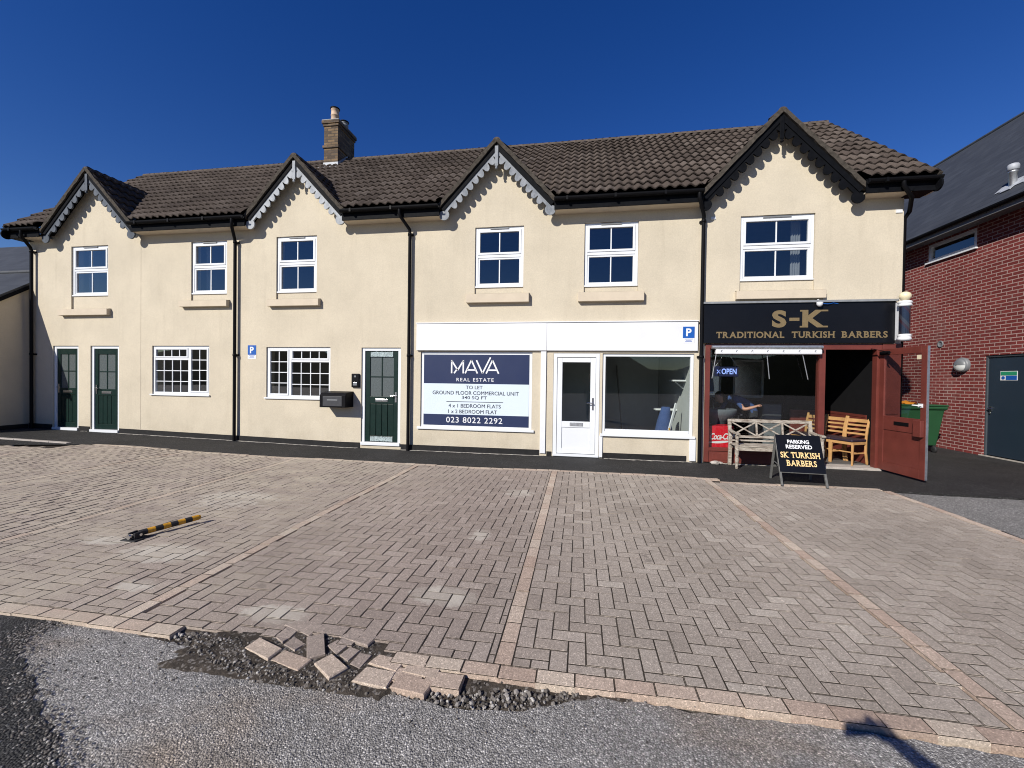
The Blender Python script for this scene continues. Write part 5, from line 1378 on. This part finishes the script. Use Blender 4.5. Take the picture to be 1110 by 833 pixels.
for k, (q, tan, lb, dz) in enumerate(LP):
    rr = random.Random(k+3); z = -.002+dz*.7
    P_ = [G(*zp(a, b), z) for a, b in q]; c = sum(P_, Vector())/4
    B = MB(); tilt = [rr.uniform(-.007, .007) for _ in range(4)]
    top = [Vector((p.x, p.y, z+tilt[i])) for i, p in enumerate(P_)]; e = .006
    ins = [t_.lerp(c, .06) for t_ in top]; mid = [t_-Vector((0,0,.006)) for t_ in top]; bot = [t_-Vector((0,0,.06)) for t_ in top]
    V_ = bot+mid+ins
    B.add(V_, [(l*4+i, l*4+(i+1) % 4, l*4+4+(i+1) % 4, l*4+4+i) for l in range(2) for i in range(4)] + [(8,9,10,11), (3,2,1,0)])
    o = B.build('loose_paver', M['paver_tan' if tan else 'paver'])
    at = o.data.attributes.new('rnd', 'FLOAT', 'FACE'); at.data.foreach_set('value', [rr.uniform(.4, .9)]*len(o.data.polygons))
    tag(o, lb, 'paver', 'loose pavers at the broken corner')
# four tan blocks still half in line at the edge
tb = MB(); rnds = []
for q in ([(670,435),(730,378),(848,402),(810,465)], [(737,363),(780,330),(888,355),(850,398)], [(822,460),(865,405),(1000,440),(960,492)], [(872,398),(905,355),(1033,375),(1008,430)]):
    P_ = [G(*zp(a, b), .0) for a, b in q]; c = sum(P_, Vector())/4
    ins = [p.lerp(c, .05) for p in P_]; mid = [p-Vector((0,0,.006)) for p in P_]; bot = [p-Vector((0,0,.06)) for p in P_]
    tb.add(bot+mid+ins, [(l*4+i, l*4+(i+1) % 4, l*4+4+(i+1) % 4, l*4+4+i) for l in range(2) for i in range(4)] + [(8,9,10,11), (3,2,1,0)]); rnds += [random.random()]*10
o = tb.build('edging_course', M['paver_tan']); at = o.data.attributes.new('rnd', 'FLOAT', 'FACE'); at.data.foreach_set('value', rnds); struct(o)
# grit and crumbled stone in the gap
gb = MB(); rr = random.Random(12)
ico = bmesh.new(); bmesh.ops.create_icosphere(ico, subdivisions=1, radius=1); iv = [v.co.copy() for v in ico.verts]; ifc = [[v.index for v in f.verts] for f in ico.faces]; ico.free()
gap = [(p.x, p.y) for p in [G(x, y, -.05) for x, y in [(180,690),(215,690),(262,700),(300,718),(345,735),(390,742),(430,742),(500,755),(600,752),(640,750),(620,765),(560,776),(490,772),(420,757),(340,750),(270,735),(205,708)]]]
laid = [[(p.x, p.y) for p in [G(*zp(a_, b_)) for a_, b_ in q_]] for q_ in [l_[0] for l_ in LP] + [[(670,435),(730,378),(848,402),(810,465)], [(737,363),(780,330),(888,355),(850,398)], [(822,460),(865,405),(1000,440),(960,492)], [(872,398),(905,355),(1033,375),(1008,430)]]]
cnt = 0
while cnt < 4200:
    x, y = rr.uniform(-3.2, .6), rr.uniform(1.75, 2.6)
    near = inside(x, y, gap) or inside(x, y, hole)
    if cnt % 3 == 0:                      # loose chips along the edge of the dark patch
        e_ = rr.choice(tp[:-1]); x, y = e_[0]+rr.gauss(-.03, .06), e_[1]+rr.gauss(0, .05); near = False
        r = rr.uniform(.002, .006); M3 = Matrix.Rotation(rr.uniform(0, 6), 3, 'Z')
        gb.add([M3 @ Vector((v.x*r*1.3, v.y*r, v.z*r*.7)) + Vector((x, y, ZR+.008)) for v in iv], ifc); cnt += 1; continue
    if not near and rr.random() > .04: continue
    if not near and y > 2.12: continue
    r = abs(rr.gauss(.0, .0055))+.0025; r = min(r, .016 if near else .006)
    z = (-.034 if near else ZR) + r*.4
    if any(inside(x+ax_, y+ay_, hole) for ax_ in (-.1, 0, .1) for ay_ in (-.1, 0, .1)):
        if any(inside(x+ax_, y+ay_, q_) for q_ in laid for ax_ in (-.012, 0, .012) for ay_ in (-.012, 0, .012)) or rr.random() < .35: cnt += 1; continue
        r = min(.2*r + abs(rr.gauss(0, .0035)) + .0012, .009)
        k_ = min(1, max(0, (y-1.80)/.13)); z = -.046+.035*k_*k_*(3-2*k_) + r*.25
    M3 = Matrix.Rotation(rr.uniform(0, 6), 3, 'Z') @ Matrix.Rotation(rr.uniform(0, 6), 3, 'X')
    gb.add([M3 @ Vector((v.x*r*rr.uniform(.8, 1.3), v.y*r, v.z*r*.7)) + Vector((x, y, z)) for v in iv], ifc); cnt += 1
def m_grit():
    t = NT('crumbled_grit'); g_ = t.n.new('ShaderNodeNewGeometry')
    c = t.ramp(g_.outputs['Random Per Island'], [(0, (.05, .045, .04)), (.5, (.14, .125, .11)), (.85, (.26, .24, .22)), (1, (.42, .40, .37))])
    return t.done(c, .9, None, .25)
o = gb.build('loose_grit', m_grit()); o['kind'] = 'stuff'
# soil bank filling the gap so the loose pavers bed in it
from mathutils import noise as mn
hx0, hx1, hy0, hy1, st_ = -3.3, .7, 1.72, 2.62, .02
nx_, ny_ = int((hx1-hx0)/st_), int((hy1-hy0)/st_); vs = []
for j in range(ny_+1):
    for i in range(nx_+1):
        x, y = hx0+i*st_, hy0+j*st_
        nz_ = .005*mn.noise(Vector((x*9, y*9, 1))) + .004*mn.noise(Vector((x*31, y*31, 4)))
        k = min(1, max(0, (y-1.80)/.13)); k = k*k*(3-2*k)
        if any(inside(x+ax_, y+ay_, hole) for ax_ in (-.11, 0, .11) for ay_ in (-.11, 0, .11)): zz = -.046+.035*k + nz_
        elif any(inside(x+ax_, y, gap) for ax_ in (-.06, 0, .06)): zz = -.036 + nz_*1.6
        elif -2.6 < x < .3 and 1.98 < y < 2.22: zz = -.026 + nz_
        else: zz = -.07
        vs.append((x, y, zz))
mb = MB(); mb.add(vs, [(j*(nx_+1)+i, j*(nx_+1)+i+1, (j+1)*(nx_+1)+i+1, (j+1)*(nx_+1)+i) for j in range(ny_) for i in range(nx_)], True)
struct(mb.build('broken_edge_soil', M['soil'], fix=False))

# ------------------------------------------------------------------ brick building on the right
BXW = 8.8
bk = thing('brick_building', 'red brick building with dark slate roof at the right across the alley', 'building', (BXW, 12, 0))
ya, yb_, zt = 6.2, 22.0, 5.25
ops = [(9.74, 10.67, .03, 2.21), (10.93, 12.26, 4.67, 5.12)]
ys = sorted({ya, yb_} | {o[0] for o in ops} | {o[1] for o in ops}); zs = sorted({-.1, zt} | {o[2] for o in ops} | {o[3] for o in ops})
mb = MB()
for i in range(len(ys)-1):
    for j in range(len(zs)-1):
        y0, y1, z0, z1 = ys[i], ys[i+1], zs[j], zs[j+1]
        if any(o[0] < (y0+y1)/2 < o[1] and o[2] < (z0+z1)/2 < o[3] for o in ops): continue
        mb.add([(BXW,y0,z0),(BXW,y1,z0),(BXW,y1,z1),(BXW,y0,z1)], [(3,2,1,0)])
for (y0, y1, z0, z1) in ops:
    e = BXW+.12
    mb.add([(BXW,y0,z0),(e,y0,z0),(e,y0,z1),(BXW,y0,z1)], [(0,1,2,3)]); mb.add([(BXW,y1,z0),(e,y1,z0),(e,y1,z1),(BXW,y1,z1)], [(3,2,1,0)])
    mb.add([(BXW,y0,z1),(e,y0,z1),(e,y1,z1),(BXW,y1,z1)], [(0,1,2,3)]); mb.add([(BXW,y0,z0),(e,y0,z0),(e,y1,z0),(BXW,y1,z0)], [(3,2,1,0)])
RX, RZ = 13.0, 9.70; EX, EZ = 8.42, 5.32
for Y, o_ in ((ya, 1), (yb_, -1)):
    mb.add([(BXW,Y,-.1),(17.2,Y,-.1),(17.2,Y,zt),(RX,Y,RZ-.3),(BXW,Y,zt)], [list(range(5))[::o_]])
mb.add([(17.2,ya,-.1),(17.2,yb_,-.1),(17.2,yb_,zt),(17.2,ya,zt)], [(0,1,2,3)])
mb.build('wall', M['brick'], bk, fix=False)
mb = MB()
n_ = Vector((-(RZ-EZ), 0, RX-EX)).normalized()*.06
q = [Vector((EX, ya-.3, EZ)), Vector((RX, ya-.3, RZ)), Vector((RX, yb_+.3, RZ)), Vector((EX, yb_+.3, EZ))]
mb.add(q + [p-n_ for p in q], [(0,1,2,3),(7,6,5,4),(0,3,7,4),(0,4,5,1),(2,6,7,3)])
q2 = [Vector((RX+.001, ya-.3, RZ)), Vector((17.6, ya-.3, EZ)), Vector((17.6, yb_+.3, EZ)), Vector((RX+.001, yb_+.3, RZ))]
mb.add(q2, [(0,1,2,3)])
rf = mb.build('roof', M['slate_side'], bk)
mb = MB(); mb.tube([(RX, ya-.3, RZ+.0), (RX, yb_+.3, RZ+.0)], .06, 10); mb.build('ridge_tile', M['slate_side'], rf)
mb = MB(); mb.box(EX+.02, BXW+.05, ya-.25, yb_+.25, 5.16, 5.20); mb.box(EX+.0, EX+.03, ya-.25, yb_+.25, 5.12, 5.285); mb.build('eaves_box', M['vent_grey'], rf)
mb = MB(); n = 8; P_ = [(EX-.04-.055*math.cos(PI*i/n), 5.27-.06*math.sin(PI*i/n)) for i in range(n+1)] + [(EX-.04-.049*math.cos(PI*i/n), 5.27-.054*math.sin(PI*i/n)) for i in range(n+1)][::-1]
mb.prism([(p, ya-.25, q_) for p, q_ in P_], (0, yb_-ya+.5, 0)); mb.build('gutter', M['black'], rf)
# flue with cowl
def roof_at(px, py):
    d = pray(px, py); n0 = Vector((-(RZ-EZ), 0, RX-EX)); p0 = Vector((EX, 0, EZ)); tt = (p0-CAMP).dot(n0)/d.dot(n0); return CAMP+d*tt
fp = roof_at(1098, 201)
mb = MB(); mb.lathe((fp.x, fp.y, fp.z-.15), [(.062, 0), (.062, .40), (.075, .41), (.075, .44), (.062, .45)], 16)
fl = mb.build('flue', M['steel'], rf)
mb = MB(); mb.lathe((fp.x, fp.y, fp.z), [(.075, .305), (.092, .315), (.092, .40), (.08, .43), (.04, .45)], 16); mb.build('cowl', M['lead'], fl)
mb = MB(); sd = Vector((RX-EX, 0, RZ-EZ)).normalized(); nn = Vector((-sd.z, 0, sd.x)); mb.obox(fp+nn*.012, (0,1,0), sd, nn, .30, .10, .006); mb.obox(fp+nn*.02, (0,1,0), sd, nn, .11, .19, .008); mb.build('flashing', M['lead'], fl)
# high window
mb = MB(); (y0, y1, z0, z1) = ops[1]
def yframe(m_, y0, y1, z0, z1, w_, x0, x1):
    m_.box(x0, x1, y0, y0+w_, z0, z1); m_.box(x0, x1, y1-w_, y1, z0, z1); m_.box(x0+.001, x1, y0+w_, y1-w_, z1-w_, z1); m_.box(x0+.001, x1, y0+w_, y1-w_, z0, z0+w_)
yframe(mb, y0+.003, y1-.003, z0+.003, z1-.003, .075, BXW+.012, BXW+.09); mb.box(BXW-.05, BXW+.011, y0-.03, y1+.03, z0-.035, z0+.002)
w_ = mb.build('window', M['upvc'], bk, bevel=.003)
mb = MB(); mb.add([(BXW+.06, y0+.06, z0+.06), (BXW+.06, y1-.06, z0+.06), (BXW+.06, y1-.06, z1-.06), (BXW+.06, y0+.06, z1-.06)], [(3,2,1,0)]); mb.build('pane', M['glass'], w_, fix=False)
mb = MB(); mb.box(BXW+.9, BXW+.95, 10.5, 12.8, 4.3, 5.24); mb.build('interior_partition', M['plaster_dark'], bk)
# steel door
(y0, y1, z0, z1) = ops[0]
mb = MB(); mb.box(BXW+.045, BXW+.09, y0+.045, y1-.045, z0+.01, z1-.045); d_ = mb.build('door', M['navydoor'], bk, bevel=.003)
mb = MB(); mb.box(BXW+.02, BXW+.10, y0+.002, y0+.043, z0, z1-.002); mb.box(BXW+.02, BXW+.10, y1-.043, y1-.002, z0, z1-.002); mb.box(BXW+.021, BXW+.10, y0+.043, y1-.043, z1-.043, z1-.002); mb.build('door_frame', simple('door_frame_grey', (.05, .06, .07), .5, .1), d_, bevel=.003)
mb = MB(); mb.box(BXW+.033, BXW+.0445, y1-.13, y1-.085, .98, 1.10); mb.cyl((BXW+.036, y1-.107, 1.06), (BXW-.015, y1-.107, 1.06), .010, 8); mb.tube([(BXW-.015, y1-.107, 1.06), (BXW-.016, y1-.22, 1.055)], .011, 8); mb.lathe((BXW+.034, y1-.107, .955), [(.02, 0), (.022, -.01), (.012, -.012)], 12, 'x'); mb.build('handle', M['chrome'], d_)
mb = MB(); mb.box(BXW-.03, BXW+.11, y0-.06, y1+.06, -.05, .03); mb.build('threshold', M['edging'], d_)
mb = MB(); mb.lathe((BXW-.004, 11.81, 2.56), [(.085, .0), (.085, -.012), (.06, -.02), (.055, -.005), (.02, -.004)], 20, 'x'); mb.build('wall_vent', M['lampgrey'], bk)
t = thing('safety_sign', 'small green and blue safety sign on the dark steel door', 'sign', (BXW+.04, 10.19, 1.66))
mb = MB(); mb.box(BXW+.040, BXW+.0445, 10.02, 10.37, 1.665, 1.86); mb.build('panel', M['letter_white'], t)
mb = MB(); mb.box(BXW+.037, BXW+.0399, 10.03, 10.36, 1.77, 1.85); mb.build('green_band', M['safety'], t)
mb = MB(); mb.box(BXW+.037, BXW+.0399, 10.03, 10.25, 1.675, 1.762); mb.build('blue_band', M['bsign'], t)
mb = MB(); mb.lathe((BXW+.0385, 10.307, 1.719), [(.036, 0), (.036, -.002)], 18, 'x'); mb.build('roundel', M['bsign'], t)
t = thing('bulkhead_lamp', 'grey round bulkhead lamp with opal lower half on the brick wall', 'lamp', (BXW, 11.17, 1.87))
mb = MB(); mb.lathe((BXW-.001, 11.17, 2.02), [(.17, 0), (.175, -.05), (.16, -.075), (.13, -.085), (.0, -.086)], 28, 'x'); mb.build('housing', M['lampgrey'], t)
mb = MB(); N = 16; vs = []
for j in range(5):
    for i in range(N+1):
        a = PI + PI*i/N; r = .145*math.cos(j*PI/8.5); vs.append((BXW-.087-.075*math.sin(j*PI/8.5), 11.17+r*math.cos(a), 2.01+r*math.sin(a)))
mb.add(vs, [(j*(N+1)+i, j*(N+1)+i+1, (j+1)*(N+1)+i+1, (j+1)*(N+1)+i) for j in range(4) for i in range(N)], True); mb.build('lens', M['lampglass'], t)
mb = MB(); N = 16; vs = []
for j in range(5):
    for i in range(N+1):
        a = PI*i/N; r = .15*math.cos(j*PI/8.5); vs.append((BXW-.086-.06*math.sin(j*PI/8.5), 11.17+r*math.cos(a), 2.012+r*math.sin(a)))
mb.add(vs, [(j*(N+1)+i, j*(N+1)+i+1, (j+1)*(N+1)+i+1, (j+1)*(N+1)+i) for j in range(4) for i in range(N)], True); mb.build('hood', M['lampgrey'], t)

# ------------------------------------------------------------------ wheelie bin in the alley
t = thing('wheeled_bin', 'large green wheeled bin against the brick wall in the alley', 'bin', (7.5, 11, 0))
mb = MB(); bx0, bx1, by0, by1 = 7.0, 8.16, 10.75, 11.55
def taper(z, k): return [(bx0+k, by0+k, z), (bx1-k, by0+k, z), (bx1-k, by1-k, z), (bx0+k, by1-k, z)]
V_ = taper(.16, .11)+taper(.30, .09)+taper(.98, .02)+taper(1.0, -.02)+taper(1.06, -.02)
mb.add(V_, [(l*4+i, l*4+(i+1) % 4, l*4+4+(i+1) % 4, l*4+4+i) for l in range(4) for i in range(4)] + [(3,2,1,0), (16,17,18,19)])
mb.build('body', M['binGreen'], t, bevel=.03)
mb = MB(); mb.box(bx0-.03, bx1+.03, by0-.03, by1+.03, 1.062, 1.10); mb.build('lid', M['binGreen'], t, bevel=.015)
for (x, y) in ((7.13, 10.88), (8.02, 10.88), (7.13, 11.42), (8.02, 11.42)):
    mb = MB(); mb.lathe((x-.02, y, .075), [(.03, 0), (.068, .002), (.075, .012), (.075, .032), (.068, .042), (.03, .044)], 18, 'x'); mb.bar((x, y, .085), (x, y, .17), .06, .03); mb.build('wheel', M['rubber'], t)
o = MB(); rr = random.Random(8)
n = 14; o.add([(7.0+(.62*(i/n)), 10.80+j*.22, 1.102+.05*math.sin(i*1.1+j)*rr.random()+.05*(1 if 0 < j < 2 else 0)) for j in range(3) for i in range(n+1)], [(j*(n+1)+i, j*(n+1)+i+1, (j+1)*(n+1)+i+1, (j+1)*(n+1)+i) for j in range(2) for i in range(n)], True)
o.add([(7.0, 10.80, 1.102), (7.62, 10.80, 1.102), (7.62, 11.24, 1.102), (7.0, 11.24, 1.102)], [(3,2,1,0)])
tag(o.build('refuse_sack', M['orange']), 'flattened orange sack lying on the lid of the green bin', 'sack')

# ------------------------------------------------------------------ houses at the left edge
lh = thing('neighbour_house', 'low cream side building with grey slate roof at the left edge', 'building', (-16, 8, 0))
fx = XL-.012; yf, zf_, yr_, zr_ = 6.70, 2.50, 8.98, 4.22
mb = MB(); prof = [(yf, -.1), (yf, zf_-.02), (yr_, zr_-.04), (10.9, zf_-.02), (10.9, -.1)]
mb.prism([(fx, a, b) for a, b in prof], (-7, 0, 0)); mb.build('wall', M['render_old'], lh)
mb = MB(); s2 = (zr_-zf_)/(yr_-yf)
for (a, b, c, d) in ((yf-.18, zf_-.18*s2, yr_, zr_), (11.08, zf_-.18*s2, yr_+.001, zr_)):
    mb.add([(fx+.05, a, b+.06), (fx-7.1, a, b+.06), (fx-7.1, c, d+.06), (fx+.05, c, d+.06), (fx+.05, a, b-.01), (fx-7.1, a, b-.01), (fx-7.1, c, d-.01), (fx+.05, c, d-.01)], [(0,1,2,3),(4,5,6,7),(0,1,5,4),(0,3,7,4),(1,2,6,5)])
rf = mb.build('roof', M['slate_left'], lh)
mb = MB(); mb.tube([(fx+.04, yr_, zr_+.05), (fx-7.1, yr_, zr_+.05)], .07, 10); mb.build('ridge_tile', M['slate_left'], rf)
mb = MB(); mb.bar((fx+.05, yf-.18, zf_-.18*s2-.05), (fx+.05, yr_, zr_-.05), .03, .08); mb.build('verge_board', M['fascia_black'], rf)
mb = MB(); band_ = None
mb.box(fx-6.9, fx-.002, yf-.012, yf-.001, 0, .28); mb.box(fx+.001, fx+.010, yf+.002, 8.38, 0, .27); mb.build('plinth', M['plinth'], lh)
fh = thing('distant_house', 'dark slate roofed house rising behind the low left side building', 'building', (-24, 16, 0))
mb = MB(); mb.prism([(-34, 13.0, 0), (-34, 13.0, 5.6), (-34, 15.5, 7.35), (-34, 18.0, 5.6), (-34, 18.0, 0)], (14.5, 0, 0)); mb.build('wall', M['render_old'], fh)
mb = MB()
for a, b, c, d in ((12.7, 5.45, 15.5, 7.45), (18.3, 5.45, 15.501, 7.45)):
    mb.add([(-34.3, a, b), (-19.3, a, b), (-19.3, c, d), (-34.3, c, d), (-34.3, a, b-.08), (-19.3, a, b-.08), (-19.3, c, d-.08), (-34.3, c, d-.08)], [(0,1,2,3),(4,5,6,7),(0,1,5,4),(1,2,6,5)])
mb.build('roof', M['slate_left'], fh)

# ------------------------------------------------------------------ the photographer, whose phone throws the shadow at lower right
def photographer():
    c = CAMP - fwd*.012
    B = MB(); B.obox(c, right, fwd, up, .074, .004, .036); 
    tag(B.build('mobile_phone', M['phone'], bevel=.003), 'dark phone held out flat by the photographer', 'phone')
    t = thing('person', 'person in a dark top holding a phone out at arm length', 'person', (.32, -.62, ZR))
    def at(r_, f_, z): p = Vector((right.x*r_+fwd.x*f_, right.y*r_+fwd.y*f_, z)); return p
    P_ = {'hip': at(.32, -.66, .93), 'waist': at(.32, -.65, 1.10), 'chest': at(.32, -.65, 1.33), 'neck': at(.32, -.65, 1.50), 'headbase': at(.32, -.62, 1.58),
          'hl': at(.22, -.66, .88), 'kl': at(.20, -.62, .47), 'al': at(.20, -.68, .06), 'tl': at(.19, -.50, .02),
          'hr': at(.42, -.66, .88), 'kr': at(.44, -.62, .47), 'ar': at(.45, -.68, .06), 'tr': at(.46, -.50, .02),
          'shr': at(.50, -.63, 1.42), 'elr': at(.44, -.26, 1.30), 'rwrist': at(.150, -.062, 1.512), 'shl': at(.14, -.63, 1.42), 'ell': at(.09, -.68, 1.14), 'lwrist': at(.09, -.60, .90)}
    R_ = {'hip': (.155, .11), 'waist': (.14, .10), 'chest': (.165, .11), 'neck': .055, 'headbase': .05, 'hl': .09, 'kl': .06, 'al': .04, 'tl': .035, 'hr': .09, 'kr': .06, 'ar': .04, 'tr': .035, 'shr': .062, 'elr': .050, 'rwrist': .034, 'shl': .062, 'ell': .044, 'lwrist': .028}
    E_ = [('hip','waist'),('waist','chest'),('chest','neck'),('neck','headbase'),('hip','hl'),('hl','kl'),('kl','al'),('al','tl'),('hip','hr'),('hr','kr'),('kr','ar'),('ar','tr'),('chest','shr'),('shr','elr'),('elr','rwrist'),('chest','shl'),('shl','ell'),('ell','lwrist')]
    wr = P_['rwrist']; tgt = CAMP - fwd*.022 + right*.05 + up*.012
    hand_chain(P_, R_, E_, 'r', wr, tgt-wr, fwd, up, .55, .9); hand_chain(P_, R_, E_, 'l', P_['lwrist'], (0, .1, -1), right, fwd, .35)
    me = skin_body(E_, R_, P_); me.materials.append(M['cloth_dark']); me.materials.append(M['skin'])
    for p in me.polygons:
        q = p.center; f_ = q.dot(fwd)
        if (f_ > -.13) or (q.z < .92 and q.dot(right) < .12 and q.z > .6) or q.z > 1.50: p.material_index = 1
    link('body', me, None, t)
    hc = at(.32, -.58, 1.70)
    link('head', head_mesh(hc, fwd), M['skin'], t)
    hm = head_mesh(hc+Vector((0,0,.012)), fwd, .112); bm = bmesh.new(); bm.from_mesh(hm)
    bmesh.ops.delete(bm, geom=[v for v in bm.verts if (v.co-hc).dot(fwd) > .03 and v.co.z < hc.z+.06 or v.co.z < hc.z-.06], context='VERTS'); bm.to_mesh(hm); bm.free()
    link('hair', hm, M['hair'], t)
photographer()
